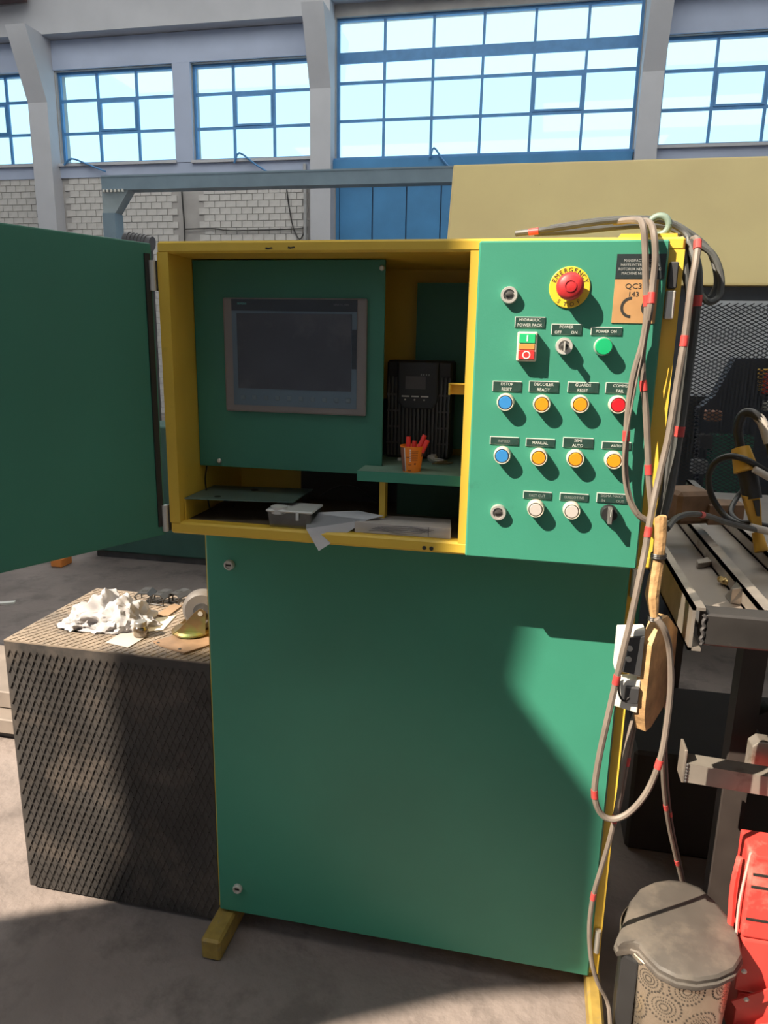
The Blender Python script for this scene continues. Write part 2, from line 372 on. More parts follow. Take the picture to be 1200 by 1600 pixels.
# steel runway beam on a bracketed column, in front of the wall
b = thing('runway_beam', 'long grey-blue steel beam on bracketed columns before the brick wall', 'beam', (-2.6, 8, 0))
z0, z1 = 3.40, 3.58
q = B(); box(q, -5.03, 2.6, 7.9, 8.1, z1-.022, z1); box(q, -5.03, 2.6, 7.9, 8.1, z0, z0+.022); box(q, -5.03, 2.6, 7.99, 8.01, z0+.02, z1-.02)
box(q, -5.03, 2.6, 7.905, 7.915, z0+.02, z1-.02)
part(b, 'girder', q, BEAMP)
for cx, s in ((-4.98, 1), (2.4, -1)):
    q = B(); prism(q, [(cx-.06*s, 7.92, z0), (cx+.33*s, 7.92, z0), (cx+.12*s, 7.92, z0-.28), (cx-.06*s, 7.92, z0-.28)], (0, .16, 0)); part(b, 'haunch_bracket', q, M('haunch_paint', (0.34, 0.40, 0.42), .6))
    q = B(); box(q, min(cx-.06*s, cx+.12*s), max(cx-.06*s, cx+.12*s), 7.9, 8.1, 0, z0-.28); part(b, 'column', q, BEAMP)
    for k in range(6):
        q = B(); cyl(q, (cx+s*(-.02+k*.055), 7.90, z0+.01), (cx+s*(-.02+k*.055), 7.90, z0-.025), .016, seg=8); part(b, 'bolt', q, WHITEP)
# gear motor seen over the open door
mo = thing('gear_motor', 'dark grey electric motor behind the top hinge of the open door', 'motor', at(216, 392, Y=3.7))
p0, p1 = at(196, 374, Y=3.7), at(238, 381, Y=3.7)
q = B(); cyl(q, p0, p1, .050); part(mo, 'motor_body', q, M('motor_grey', (.11, .105, .11), .5), True)
for k in range(6):
    c = p0.lerp(p1, .15+.13*k); d = (p1-p0).normalized()*.004; q = B(); cyl(q, c-d, c+d, .056); part(mo, 'cooling_fin', q, MATS['motor_grey'])
q = B(); cyl(q, p0-(p1-p0).normalized()*.012, p0, .03); part(mo, 'end_cap', q, WHITEP)
q = B(); box(q, p0.x+.03, p1.x-.02, 3.66, 3.74, 0.0, p0.z-.03); part(mo, 'stand', q, DSTEEL)

# ------------------------------------------------------------------ machine behind: yellow cover, mesh guard
mc = thing('yellow_guillotine_cover', 'large pale yellow sheet machine cover with expanded mesh guard below', 'machine', (1.2, 1.9, 0))
YC = 1.7
tl = at(708, 258, Y=YC); bl = at(694, 420, Y=YC)
ztop = at(1200, 243, Y=YC).z; zlow = at(1140, 447, Y=YC).z
YT = YC+.22; tl = at(708, 258, Y=YT); ztop = at(1200, 243, Y=YT).z; YB = YC-.03; bl = at(692, 447, Y=YB)
q = B(); prism(q, [(tl.x, YT, ztop), (tl.x+2.2, YT, ztop), (tl.x+2.2, YB, zlow), (bl.x, YB, zlow)], (0, .35, 0), .01)
part(mc, 'cover', q, YEL_P)
gx0, gx1 = at(1075, 600, Y=YC+.02).x, 2.2
gz0, gz1 = 0.75, zlow
q = B(); box(q, gx0-.09, gx0, YC+.0, YC+.05, 0, gz1); part(mc, 'guard_post', q, M('guard_grey', (.05, .06, .075), .5))
q = B(); box(q, gx0, gx1, YC+.0, YC+.05, gz1-.05, gz1-.004); part(mc, 'guard_top_rail', q, MATS['guard_grey'])
q = B(); box(q, gx0, gx1, YC+.0, YC+.05, gz0-.05, gz0); part(mc, 'guard_bottom_rail', q, MATS['guard_grey'])
q = B(); box(q, gx1, gx1+.06, YC+.0, YC+.05, 0, gz1); part(mc, 'guard_post', q, MATS['guard_grey'])
q = B(); box(q, tl.x+.02, gx0-.09, YC+.03, YC+.06, 0, zlow); part(mc, 'side_panel', q, GREEN_D)
# expanded mesh strands
q = B(); cw, ch, sw = .0285, .0152, .0020
nxx = int((gx1-gx0-.01)/cw); nz = int((gz1-gz0-.06)/ch)
for i in range(nxx):
    for j in range(nz):
        for s in (0, 1):
            x, z = gx0+.005+i*cw+(cw/2 if s else 0), gz0+.004+j*ch+(ch/2 if s else 0)
            for sg in (1, -1):
                a = Vector((x, YC+.02, z)); c = Vector((x+cw/2, YC+.02, z+sg*ch/2))
                n = Vector((-sg*ch, 0, cw)).normalized()*sw
                q.faces.new([q.verts.new(p) for p in (a-n, c-n, c+n, a+n)])
part(mc, 'expanded_mesh', q, M('mesh_grey', (.035, .04, .05), .5), kind='stuff')
# machinery behind the guard
rm = thing('roll_forming_stand', 'dark roll forming stand behind the expanded mesh guard', 'machine', (1.7, 2.6, 0))
q = B(); prism(q, [at(1092, 640, Y=2.6), at(1118, 618, Y=2.6), at(1150, 560, Y=2.6), at(1330, 560, Y=2.6), at(1330, 760, Y=2.6), at(1092, 760, Y=2.6)], (0, .12, 0)); part(rm, 'side_frame', q, M('stand_navy', (.03, .036, .055), .5))
q = B(); box(q, .80, 2.5, 2.74, 3.0, 0, 1.28); part(rm, 'base', q, DSTEEL)
q = B(); a, c = at(1115, 680, Y=2.5), at(1155, 860, Y=2.5); box(q, a.x, c.x, 2.5, 2.6, c.z-.3, a.z); part(rm, 'green_bracket', q, GREEN_D)
for k in range(6):
    a = at(1184, 578+k*6, Y=2.56); q = B(); cyl(q, a, a+Vector((.055, 0, 0)), .006, seg=8); part(rm, 'adjuster_coil', q, YEL)
a = at(1193, 590, Y=2.55); q = B(); box(q, a.x+.03, a.x+.05, 2.54, 2.58, a.z-.09, a.z+.05); part(rm, 'adjuster_post', q, BLACKP)
for (u, v, h, mt_) in ((1092, 690, .07, DGREY), (1105, 650, .05, M('copper_bit', (.35, .16, .1), .5)), (1198, 600, .1, RED), (1198, 635, .05, WHITEP), (1083, 730, .07, M('light_grey_box', (.3, .3, .32), .5))):
    a = at(u, v, Y=2.5); q = B(); box(q, a.x, a.x+.07, 2.5, 2.58, a.z-h/2, a.z+h/2, .004); part(rm, 'control_block', q, mt_)
q = B(); box(q, 0.9, 4.5, 4.6, 4.7, 0, 1.95)
sb = single('pale_partition', 'pale grey sheet partition seen through the mesh guard', 'partition', q, M('partition_grey', (.62, .64, .66), .7))
# dark green machine body standing behind the cabinet, left
g = thing('green_machine_base', 'dark green machine base in shade behind the open cabinet door', 'machine', (-1.6, 3.1, 0))
q = B(); box(q, -2.30, -0.2, 3.05, 3.4, 0.05, 0.95, .01); part(g, 'body', q, M('dark_green_paint', (.03, .09, .07), .55))
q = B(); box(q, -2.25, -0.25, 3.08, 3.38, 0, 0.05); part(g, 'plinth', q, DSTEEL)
q = B(); a = at(90, 872, Z=.06); box(q, a.x-.045, a.x+.04, a.y-.02, a.y+.1, 0, .06, .006); single('orange_crate', 'small orange block on the floor beside the dark green machine base', 'block', q, M('orange_plastic', (.75, .25, .05), .5))

# ------------------------------------------------------------------ control cabinet
BW, ZB, ZT, BD = 0.965, 1.127, 1.709, 0.34
cab = thing('control_cabinet', 'green and yellow machine control cabinet with open screen compartment and button panel', 'control cabinet', (0.48, 0.25, 0))
OX0, OX1, OZ0, OZ1 = 0.023, 0.606, 1.152, 1.687
q = B()
box(q, 0, BW, 0, BD, OZ1, ZT, .004); box(q, 0, BW, 0, BD, ZB, OZ0, .004)
box(q, 0, OX0, 0, BD, OZ0-.002, OZ1+.002); box(q, OX1, BW, 0.001, BD, OZ0-.002, OZ1+.002)
box(q, OX0, OX1, BD-.012, BD, OZ0, OZ1)
part(cab, 'housing', q, YEL)
# lower cabinet
q = B(); box(q, 0.0, .972, .16, .46, .06, ZB+.002); part(cab, 'lower_housing', q, YEL)
for x in (0.0, .945):
    q = B(); box(q, x, x+(.032 if x > .5 else .052), -.04 if x > .5 else .045, .62, 0.0, .06, .006); part(cab, 'skid_foot', q, YEL_W)
q = B(); box(q, .0096, .9494, .14, .158, .066, ZB+.001, .004)
ld = part(cab, 'lower_door', q, M('specked_green', (0.040, 0.225, 0.150), 0.42, var=0.08, scale=3, bump=0.03, bscale=300, dirt=(.30, .36, .30), dscale=120, dth=.735))
def camlock(u, v, Y, par, r=.0125):
    p = at(u, v, Y=Y); q = B(); lathe(q, [(r, 0), (r, .006), (r*.85, .010), (r*.62, .010), (r*.6, .006), (0, .006)], p, (0, -1, 0)); o = part(par, 'cam_lock', q, CHROME, True)
    return p
for u, v in ((359, 882), (372, 1387)):
    p = camlock(u, v, .14, ld)
    q = B(); box(q, p.x-.006, p.x+.006, p.y-.008, p.y-.005, p.z-.0016, p.z+.0016); part(ld, 'key_slot', q, INKB)
# hinge block on the right of the lower door
for zc in (.16, 1.05):
    q = B(); cyl(q, (.962, .152, zc-.03), (.962, .152, zc+.03), .007, seg=12); part(cab, 'hinge', q, CHROME)
# button panel
PF = -.014
a, c = at(747, 379, Y=PF), at(990, 888, Y=PF)
PX0, PX1, PZ0, PZ1 = .622, .938, ZB+.002, ZT-.006
q = B(); box(q, PX0, PX1, PF, 0.0, PZ0, PZ1, .003); pnl = part(cab, 'button_panel', q, GREEN)
# panel edge hinge, black with bright plate
for (za, zb_, mt_) in ((1.625, 1.668, DGREY), (1.575, 1.622, CHROME)):
    q = B(); box(q, PX1+.003, PX1+.018, PF+.002, .0, za, zb_, .002); part(cab, 'panel_hinge', q, mt_)
# open door, 115 degrees
th = math.radians(115); dv = Vector((math.cos(th), -math.sin(th), 0)); nv = Vector((math.sin(th), math.cos(th), 0))
h0 = Vector((-.010, -.002, 0))
q = B(); z0, z1 = ZB-.004, ZT-.004
base = [h0, h0+dv*.62, h0+dv*.62-nv*.018, h0-nv*.018]
prism(q, [Vector((p.x, p.y, z0)) for p in base], (0, 0, z1-z0), .003)
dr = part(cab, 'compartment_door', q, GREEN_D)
for zc in (1.645, 1.16):
    q = B(); cyl(q, (-.008, -.006, zc-.028), (-.008, -.006, zc+.028), .0065, seg=12); part(dr, 'hinge_pin', q, CHROME)
    q = B(); box(q, -.004, -.0005, -.002, .05, zc-.028, zc+.028); part(dr, 'hinge_leaf', q, DGREY)
q = B(); e = h0+dv*.012+nv*.001; bar(q, (e.x, e.y, z0+.02), (e.x, e.y, z1-.02), .012, .004, nv); part(dr, 'rubber_seal', q, BLACKP)
# screws on the yellow frame
for u, v in ((663, 856), (674, 857)):
    p = at(u, v, Y=0); q = B(); lathe(q, [(.0042, 0), (.0042, .0008), (0, .0012)], p, (0, -1, 0), 12); part(cab, 'frame_hole', q, INKB)
for u, v in ((420, 388), (455, 387)):
    p = at(u, v, Y=0); q = B(); prism(q, [p+Vector((x*.001, -.0006, z*.001)) for x, z in ((-7, -1), (-2, -2), (3, -1), (8, 0), (6, 2), (-1, 1), (-6, 2))], (0, .0006, 0)); part(cab, 'paint_chip', q, INKB)
# striker bracket
a, c = at(703, 598, Y=.03), at(736, 617, Y=.03)
q = B(); box(q, a.x, OX1+.002, .03, .033, c.z, a.z); box(q, a.x, a.x+.003, .01, .033, c.z, a.z); box(q, a.x, OX1+.001, .012, .033, a.z-.002, a.z); part(cab, 'latch_striker', q, YEL)
# inner instrument plate
IPY = .10
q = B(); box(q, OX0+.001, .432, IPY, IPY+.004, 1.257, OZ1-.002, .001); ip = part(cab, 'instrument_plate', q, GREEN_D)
for u, v in ((597, 419), (343, 720)):
    p = at(u, v, Y=IPY); q = B(); lathe(q, [(.0052, 0), (.0052, .002), (.0035, .004), (0, .004)], p, (0, -1, 0), 14); part(ip, 'screw', q, CHROME, True)
# green back plate and yellow divider deeper in
a, c = at(653, 442, Y=.30), at(740, 712, Y=.30)
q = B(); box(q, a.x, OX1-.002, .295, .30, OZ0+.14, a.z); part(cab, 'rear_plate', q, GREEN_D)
# shelf with lip, post under it
SZ = 1.277
q = B(); box(q, .397, OX1-.001, .03, .098, SZ-.003, SZ); box(q, .434, OX1-.001, .098, .294, SZ-.003, SZ); box(q, .405, .434, .106, .294, SZ-.003, SZ)
sh = part(cab, 'shelf', q, M('dusty_green', (.16, .26, .20), .6, var=.15))
q = B(); box(q, .397, OX1-.001, .027, .0305, SZ-.020, SZ); part(sh, 'shelf_lip', q, GREEN)
q = B(); a = at(598, 770, Y=.07); box(q, a.x-.006, a.x+.006, .065, .09, OZ0-.001, SZ-.004); part(sh, 'shelf_post', q, YEL)
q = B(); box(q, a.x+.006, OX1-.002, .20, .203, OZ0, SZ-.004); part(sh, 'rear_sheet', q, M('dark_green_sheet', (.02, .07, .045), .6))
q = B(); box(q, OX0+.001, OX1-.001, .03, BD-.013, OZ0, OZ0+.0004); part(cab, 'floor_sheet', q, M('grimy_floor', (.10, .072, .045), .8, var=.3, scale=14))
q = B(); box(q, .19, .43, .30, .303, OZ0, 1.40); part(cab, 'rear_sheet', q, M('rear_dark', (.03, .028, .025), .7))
# loose thin sheet tray
P = [at(u, v, Z=1.2) for u, v in ((287, 778), (335, 758), (489, 764), (458, 784))]; P[0].x = P[1].x = .0245
q = B(); prism(q, P, (0, 0, -.0025)); tr = part(cab, 'sheet_tray', q, M('tray_green', (.085, .14, .12), .38, var=.15))
q = B(); box(q, P[0].x, P[0].x+.003, P[0].y, P[1].y, OZ0, 1.198); part(tr, 'tray_bracket', q, YEL)
q = B(); box(q, P[3].x-.012, P[3].x-.008, P[2].y-.04, P[2].y, OZ0, 1.198); part(tr, 'tray_leg', q, DSTEEL)
p = at(398, 766, Z=1.2); q = B(); cyl(q, p, p+Vector((0, 0, .001)), .008, seg=14); part(tr, 'tray_hole', q, INKB)
p = at(340, 776, Z=1.2); q = B(); cyl(q, p, p+Vector((0, 0, .001)), .007, seg=14); part(tr, 'tray_hole', q, INKB)
# touch screen
HY = IPY-.008
hx0, hx1, hz0, hz1 = .092, .398, 1.379, 1.611
q = B(); box(q, hx0, hx1, HY, IPY, hz0, hz1, .004, 2); tp = part(cab, 'touch_panel', q, M('screen_bezel', (.20, .175, .17), .4, var=.06))
q = B(); box(q, hx0+.020, hx1-.020, HY-.001, HY+.002, hz0+.014, hz1-.003); part(tp, 'front_foil', q, M('foil_blue_grey', (.10, .145, .19), .35, var=.1))
q = B(); box(q, hx0+.020, hx1-.020, HY-.0016, HY, hz1-.026, hz1-.003); part(tp, 'header_strip', q, M('header_navy', (.022, .03, .042), .35))
sx0, sx1 = at(370, 490, Y=HY).x, at(550, 490, Y=HY).x; sz0, sz1 = at(460, 609, Y=HY).z, at(460, 490, Y=HY).z
q = B(); box(q, sx0, sx1, HY-.002, HY, sz0, sz1); part(tp, 'screen', q, M('screen_glass', (.050, .055, .072), .22, var=.15, scale=6, dirt=(.085, .085, .10), dscale=5, dth=.5))
q = B(); box(q, sx1+.001, hx1-.0205, HY-.0018, HY, sz0+.045, sz1-.03); part(tp, 'side_strip', q, MATS['header_navy'])
for k in range(10):
    x = sx0+.010+k*(sx1-sx0-.016)/9; z = (sz0+hz0+.014)/2-.001
    q = B(); box(q, x-.0048, x+.0048, HY-.0022, HY, z-.0048, z+.0048, .001); part(tp, 'function_key', q, M('key_foil', (.12, .16, .19), .4))
q = B(); text(q, 'SIEMENS', (sx0+.012, HY-.0018, hz1-.012), .0055); part(tp, 'lettering', q, M('teal_print', (.10, .38, .36), .5))
q = B(); text(q, 'SIMATIC HMI', (sx1-.022, HY-.0018, hz1-.013), .0055); part(tp, 'lettering', q, M('grey_print', (.13, .14, .15), .5))

# --- buttons and legend plates
def legend(u0, u1, v0, v1, lines, dim=1.0):
    a, c = at(u0, v0, Y=PF), at(u1, v1, Y=PF)
    # corner pixels already include the perspective drift, keep plates level
    x0, x1, z1, z0 = a.x, c.x, a.z, c.z
    zc = (z0+z1)/2; hh = (.0125 if len(lines) == 1 else .0185)/1.0
    hh = abs(z1-z0)/2*.92
    q = B(); box(q, x0, x1, PF-.0018, PF, zc-hh, zc+hh); pl = part(cab, 'legend_plate', q, INK if dim > .9 else INK)
    q = B(); box(q, x0+.0012, x1-.0005, PF-.0026, PF-.001, zc-hh+.0005, zc+hh-.0012); part(pl, 'plate_face', q, PLATE)
    q = B(); n = len(lines); sz = hh*2*(.50 if n == 1 else .40); xm = (x0+x1)/2
    for k, s in enumerate(lines):
        z = zc+(0 if n == 1 else (.5-k)*hh*.98)
        z -= sz*.13
        if isinstance(s, tuple):
            text(q, s[0], (x0+.012, PF-.0027, z), sz, .95); text(q, s[1], (x1-.012, PF-.0027, z), sz, .95)
        else: text(q, s, (xm, PF-.0027, z), sz, .95)
    part(pl, 'lettering', q, INK if dim > .9 else M('worn_letter', (.20, .23, .21), .6))
legend(805, 851, 494, 512.6, ['HYDRAULIC', 'POWER PACK'])
legend(862, 908, 505, 524, ['POWER', ('OFF', 'ON')])
legend(923.5, 971, 510, 524.6, ['POWER ON'])
legend(770, 814, 594, 612.6, ['E/STOP', 'RESET'])
legend(827, 872, 594, 614, ['DECOILER', 'READY'])
legend(887.5, 934, 595.5, 614.5, ['GUARDS', 'RESET'])
legend(946.7, 991, 596.5, 616, ['COMMS', 'FAIL'])
legend(766, 809.6, 680.7, 696, ['INFEED'], .5)
legend(822, 866, 683.5, 699, ['MANUAL'])
legend(880, 926, 682, 701, ['SEMI', 'AUTO'])
legend(940.7, 985, 688.6, 703, ['AUTO'])
legend(818, 861, 766, 781, ['FAST CUT'], .5)
legend(875, 918.5, 769, 784, ['GUILLOTINE'], .5)
legend(932.7, 979, 768.7, 787.4, ['SIGMA MAXX', ('IN', 'OUT')], .5)
CAPS = {'blue': (.035, .20, .48), 'amber': (.66, .25, .012), 'red': (.62, .012, .02), 'green': (.01, .34, .13), 'white': (.46, .42, .39), 'clear': (.6, .56, .5)}
def button(u, v, col, amber_rim=False):
    p = at(u, v, Y=PF-.018); p.y = PF
    q = B(); lathe(q, [(.0158, 0), (.0158, .010), (.0152, .018), (.0142, .0215), (.0130, .0215), (.0126, .012), (0, .012)], p, (0, -1, 0), 28)
    pb = part(cab, 'push_button', q, M('bezel_ivory', (.58, .53, .43), .35, var=.04), True)
    q = B(); lathe(q, [(.0114, .0122), (.0114, .0205), (.0105, .0215), (0, .0215)], p, (0, -1, 0), 28); part(pb, 'cap', q, M('cap_'+col, CAPS[col], .32, var=.06), True, label=col+' cap')
    return pb
for u, v, c in ((789.6, 629, 'blue'), (846.6, 631.6, 'amber'), (906.8, 632, 'amber'), (966, 633, 'red'),
                (784.5, 712.4, 'blue'), (841.9, 715.2, 'amber'), (899.2, 717.4, 'amber'), (959.3, 720, 'amber'), (837, 796, 'white'), (893.5, 799, 'white')):
    button(u, v, c)
# power-on indicator
p = at(943.5, 541.4, Y=PF-.02); p.y = PF
q = B(); lathe(q, [(.0158, 0), (.0158, .008), (.0140, .012)], p, (0, -1, 0), 28); il = part(cab, 'indicator_lamp', q, CHROME, True)
q = B(); lathe(q, [(.0140, .006), (.0140, .022), (.0130, .0245), (0, .0250)], p, (0, -1, 0), 28); part(il, 'lens', q, M('cap_green', CAPS['green'], .3), True, label='green lens')
# locks
def lock(u, v, long=False):
    p = at(u, v, Y=PF-.008); p.y = PF
    r, h = (.0150, .019) if long else (.0150, .012)
    q = B(); lathe(q, [(r, 0), (r, h*.5), (r*.92, h), (r*.66, h), (r*.60, h-.004), (0, h-.004)], p, (0, -1, 0), 28)
    o = part(cab, 'key_switch' if long else 'cam_lock', q, CHROME, True)
    q = B(); rr = r*.5
    lathe(q, [(rr, h-.004), (rr, h-.002), (0, h-.001)], p, (0, -1, 0), 20); part(o, 'lock_core', q, M('dull_metal', (.20, .19, .18), .4, metal=.8), True)
    q = B(); obox(q, (p.x, p.y-h+.0005, p.z), (r*.8, .003, .0028), Matrix.Rotation(math.radians(-8), 3, 'Y')); part(o, 'key_slot', q, INKB)
    if long:
        q = B(); box(q, p.x-.0012, p.x+.0012, p.y-.042, p.y-h, p.z-.008, p.z+.008, .0005); part(o, 'key_blade', q, CHROME)
lock(795.6, 461); lock(778.5, 801); lock(881.5, 541, True)
# selector switch
p = at(952.4, 804, Y=PF-.016); p.y = PF
q = B(); lathe(q, [(.0155, 0), (.0155, .010), (.0135, .016), (0, .016)], p, (0, -1, 0), 28); ss = part(cab, 'selector_switch', q, BLACKP, True)
q = B(); obox(q, (p.x, p.y-.024, p.z), (.0075, .022, .029), None, .0012); part(ss, 'selector_knob', q, M('knob_grey', (.12, .115, .11), .45))
q = B(); box(q, p.x-.0006, p.x+.0006, p.y-.0356, p.y-.034, p.z, p.z+.013); part(ss, 'pointer_line', q, INK)
# double push button of the power pack
a, c = at(809, 518, Y=PF-.018), at(837.5, 565, Y=PF-.018)
q = B(); box(q, a.x, c.x, PF-.022, PF, c.z, a.z, .002); dp = part(cab, 'double_push_button', q, MATS['bezel_ivory'])
zz = [a.z-.003, a.z-(a.z-c.z)*.40, a.z-(a.z-c.z)*.62, c.z+.003]
for k, (nm, mt_) in enumerate((('start_key', M('start_green', (.02, .42, .16), .4)), ('lens', M('amber_lens', (.55, .24, .06), .4)), ('stop_key', M('stop_red', (.75, .03, .03), .4)))):
    q = B(); box(q, a.x+.0035, c.x-.0035, PF-(.024 if k != 1 else .0235), PF-.018, zz[k+1]+.0006, zz[k]-.0006, .0008); part(dp, nm, q, mt_)
xm = (a.x+c.x)/2
q = B(); box(q, xm-.0012, xm+.0012, PF-.0246, PF-.0235, zz[1]+.004, zz[0]-.003); part(dp, 'start_mark', q, WHITEP)
q = B(); zc = (zz[2]+zz[3])/2; lathe(q, [(.0068, .0235), (.0068, .0246), (.0050, .0246), (.0050, .0235)], (xm, PF, zc), (0, -1, 0), 24); part(dp, 'stop_mark', q, WHITEP)
# emergency stop
p = at(890, 449, Y=PF-.003); p.y = PF
q = B(); lathe(q, [(.0345, 0), (.0345, .003), (.0335, .0036), (0, .0036)], p, (0, -1, 0), 48); es = part(cab, 'emergency_stop', q, M('stop_yellow', (.66, .46, .03), .45, var=.08))
q = B(); lathe(q, [(.0150, .003), (.0145, .017), (.0225, .020), (.0232, .027), (.0215, .034), (.017, .038), (0, .0395)], p, (0, -1, 0), 36); part(es, 'mushroom_head', q, M('stop_head_red', (.48, .025, .03), .45, var=.2, scale=60), True)
q = B(); lathe(q, [(.010, .0394), (.010, .0400), (.0085, .0402), (.0085, .0394)], p, (0, -1, 0), 24); part(es, 'ring_mark', q, M('stop_ring', (.40, .02, .03), .5), True)
q = B()
s = 'EMERGENCY'
for k, chh in enumerate(s):
    an = math.radians(-68+k*136/8); text(q, chh, (p.x+.0283*math.sin(an), PF-.0039, p.z+.0283*math.cos(an)), .0105, 1, an)
for k, chh in enumerate('STOP'):
    an = math.radians(-36+k*24); text(q, chh, (p.x+.0288*math.sin(an), PF-.0039, p.z-.0288*math.cos(an)), .0098, 1, -an)
part(es, 'lettering', q, INKB)
# maker's plate and conformity plate
a, c = at(964.5, 397, Y=PF), at(1042, 436, Y=PF)
x0, x1 = a.x, PX1-.004
q = B(); box(q, x0, x1, PF-.0018, PF, c.z, a.z); mp = part(cab, 'maker_plate', q, M('maker_black', (.020, .028, .030), .35))
q = B(); n4 = ['MANUFACTURED BY', 'HAYES INTERNATIONAL', 'ROTORUA NEW ZEALAND', 'MACHINE No']
for k, s in enumerate(n4):
    z = a.z-(a.z-c.z)*(.27+.17*k); text(q, s, ((x0+x1)/2-.001-(0 if k < 3 else .012), PF-.0020, z), .0062, .92)
part(mp, 'lettering', q, M('maker_letter', (.30, .31, .30), .6))
c2 = at(960.6, 504.7, Y=PF); zt2, zb2 = c.z-.0006, c2.z
q = B(); box(q, x0, x1-.008, PF-.0015, PF, zb2, zt2); cp = part(cab, 'conformity_plate', q, M('brass_plate', (.40, .225, .095), .5, var=.15, scale=20))
q = B(); text(q, 'QC3', (x0+.031, PF-.0017, zt2-.0115), .0125, 1.1); text(q, '143', (x0+.032, PF-.0017, zt2-.0245), .0115, 1.1); part(cp, 'lettering', q, INKB)
q = B()
def arc(cx, cz, r, tk, a0, a1):
    pts = [(cx+rr*math.cos(math.radians(an)), cz+rr*math.sin(math.radians(an))) for rr, rng in ((r, range(a0, a1+1, 6)), (r-tk, range(a1, a0-1, -6))) for an in rng]
    prism(q, [(x, PF-.0019, z) for x, z in pts], (0, .0006, 0))
cz = zb2+.026
arc(x0+.030, cz, .0175, .0046, 90, 270); arc(x0+.064, cz, .0175, .0046, 90, 270)
box(q, x0+.050, x0+.061, PF-.0019, PF-.0013, cz-.0023, cz+.0023)
part(cp, 'conformity_mark', q, INKB)
# lifting eye
p = at(1029, 358, Y=.03)
ey = Vector((p.x, .03, ZT+.022))
q = B(); tor = [ey+Vector((math.cos(t*2*PI/24)*.0155, -math.cos(t*2*PI/24)*.004, math.sin(t*2*PI/24)*.0155)) for t in range(25)]; tube(q, tor, .0058, 10, 1); le = part(cab, 'lifting_eye', q, M('eye_green_grey', (.16, .22, .18), .5), True)
q = B(); cyl(q, (ey.x, .03, ZT), (ey.x, .03, ZT+.008), .012, seg=16); part(le, 'collar', q, YEL_W)
q = B(); box(q, at(970, 365, Y=.01).x, at(1058, 365, Y=.01).x, .005, .06, ZT-.001, ZT+.006); part(cab, 'top_strip', q, YEL)

# ------------------------------------------------------------------ things inside the cabinet
dv_ = thing('inverter_drive', 'black variable speed drive with small grey display on the green shelf', 'inverter', (.5, .2, SZ))
dx0, dx1, dz1, dy = .4395, .566, 1.490, .208
q = B(); box(q, dx0, dx1, dy+.012, .292, SZ, dz1, .004); part(dv_, 'body', q, M('drive_black', (.022, .022, .024), .5))
for k in range(17):
    x = dx0+.004+k*(dx1-dx0-.010)/16
    if .475 < x < .535 and False: continue
    q = B(); box(q, x, x+.0035, dy+.004, dy+.013, SZ+.006, 1.40 if .468 < x < .536 else 1.455); part(dv_, 'vent_slat', q, M('slat_grey', (.085, .08, .078), .5))
for z in (1.31, 1.345, 1.38, 1.415):
    for xa, xb in ((dx0+.002, .466), (.538, dx1-.002)):
        q = B(); box(q, xa, xb, dy+.005, dy+.012, z, z+.004); part(dv_, 'vent_crossbar', q, MATS['slat_grey'])
q = B(); prism(q, [(.462, dy, dz1-.003), (.541, dy, dz1-.003), (.541, dy, 1.405), (.530, dy, 1.388), (.474, dy, 1.388), (.462, dy, 1.405)], (0, .014, 0), .003); kp = part(dv_, 'keypad', q, M('keypad_black', (.03, .031, .035), .4))
q = B(); box(q, .478, .517, dy-.0012, dy, 1.430, 1.457); part(kp, 'display', q, M('lcd_grey', (.11, .10, .10), .3))
for k in range(3):
    q = B(); box(q, .4715+k*.0185, .4860+k*.0185, dy-.0018, dy, 1.4130, 1.4158); part(kp, 'key', q, WHITEP)
    q = B(); cyl(q, (.478+k*.0185, dy, 1.407), (.478+k*.0185, dy-.0012, 1.407), .0018, seg=8); part(kp, 'key_symbol', q, WHITEP)
for k in range(4):
    q = B(); box(q, .507+k*.005, .509+k*.005, dy-.0012, dy, 1.459, 1.463); part(kp, 'led', q, M('led_grey', (.4, .42, .42), .4))
for o_ in [dv_]+list(dv_.children_recursive):          # fit the unit between the instrument plate and the yellow frame
    if o_.type == 'MESH':
        for v in o_.data.vertices: v.co.x = .415+(v.co.x+.5-.4395)*1.13-.5
# paper cup with markers
cp_ = at(649, 727, Z=SZ); CX, CYY = cp_.x+.004, .058
cupm = M('orange_cup', (.95, .25, .02), .5, var=.06)
cup = thing('paper_cup', 'orange paper cup holding red markers on the green shelf', 'cup', (CX, CYY, SZ))
q = B(); lathe(q, [(.0001, .001), (.0175, .0015), (.0178, 0), (.0238, .050), (.0246, .050), (.0242, .052), (.0232, .051), (.0170, .002)], (CX, CYY, SZ), (0, 0, 1), 28); part(cup, 'cup_wall', q, cupm, True)
q = B()
for k in range(-3, 4):     # brown side panel on the left of the cup
    pass
def cupquad(bmx, a0, a1, z0, z1, off=.0004, n=5):
    for k in range(n):
        b0, b1 = a0+(a1-a0)*k/n, a0+(a1-a0)*(k+1)/n; vs = []
        for an, z in ((b0, z0), (b1, z0), (b1, z1), (b0, z1)):
            r = .0178+.006*(z/.05)+off; vs.append(bmx.verts.new((CX+r*math.sin(math.radians(an)), CYY-r*math.cos(math.radians(an)), SZ+z)))
        face(bmx, vs)
cupquad(q, -100, -32, .002, .049); part(cup, 'brown_panel', q, M('cup_brown', (.30, .11, .07), .5))
q = B(); cupquad(q, -32, -27, .002, .049, .0006, 2); part(cup, 'white_stripe', q, WHITEP)
q = B()
for k in range(7): cupquad(q, -2, 3, .022+k*.0037, .0243+k*.0037, .0007, 1)
part(cup, 'white_print', q, WHITEP)
q = B()
for k in range(6): cupquad(q, 8, 40, .024+k*.0036, .0248+k*.0036, .0007, 4)
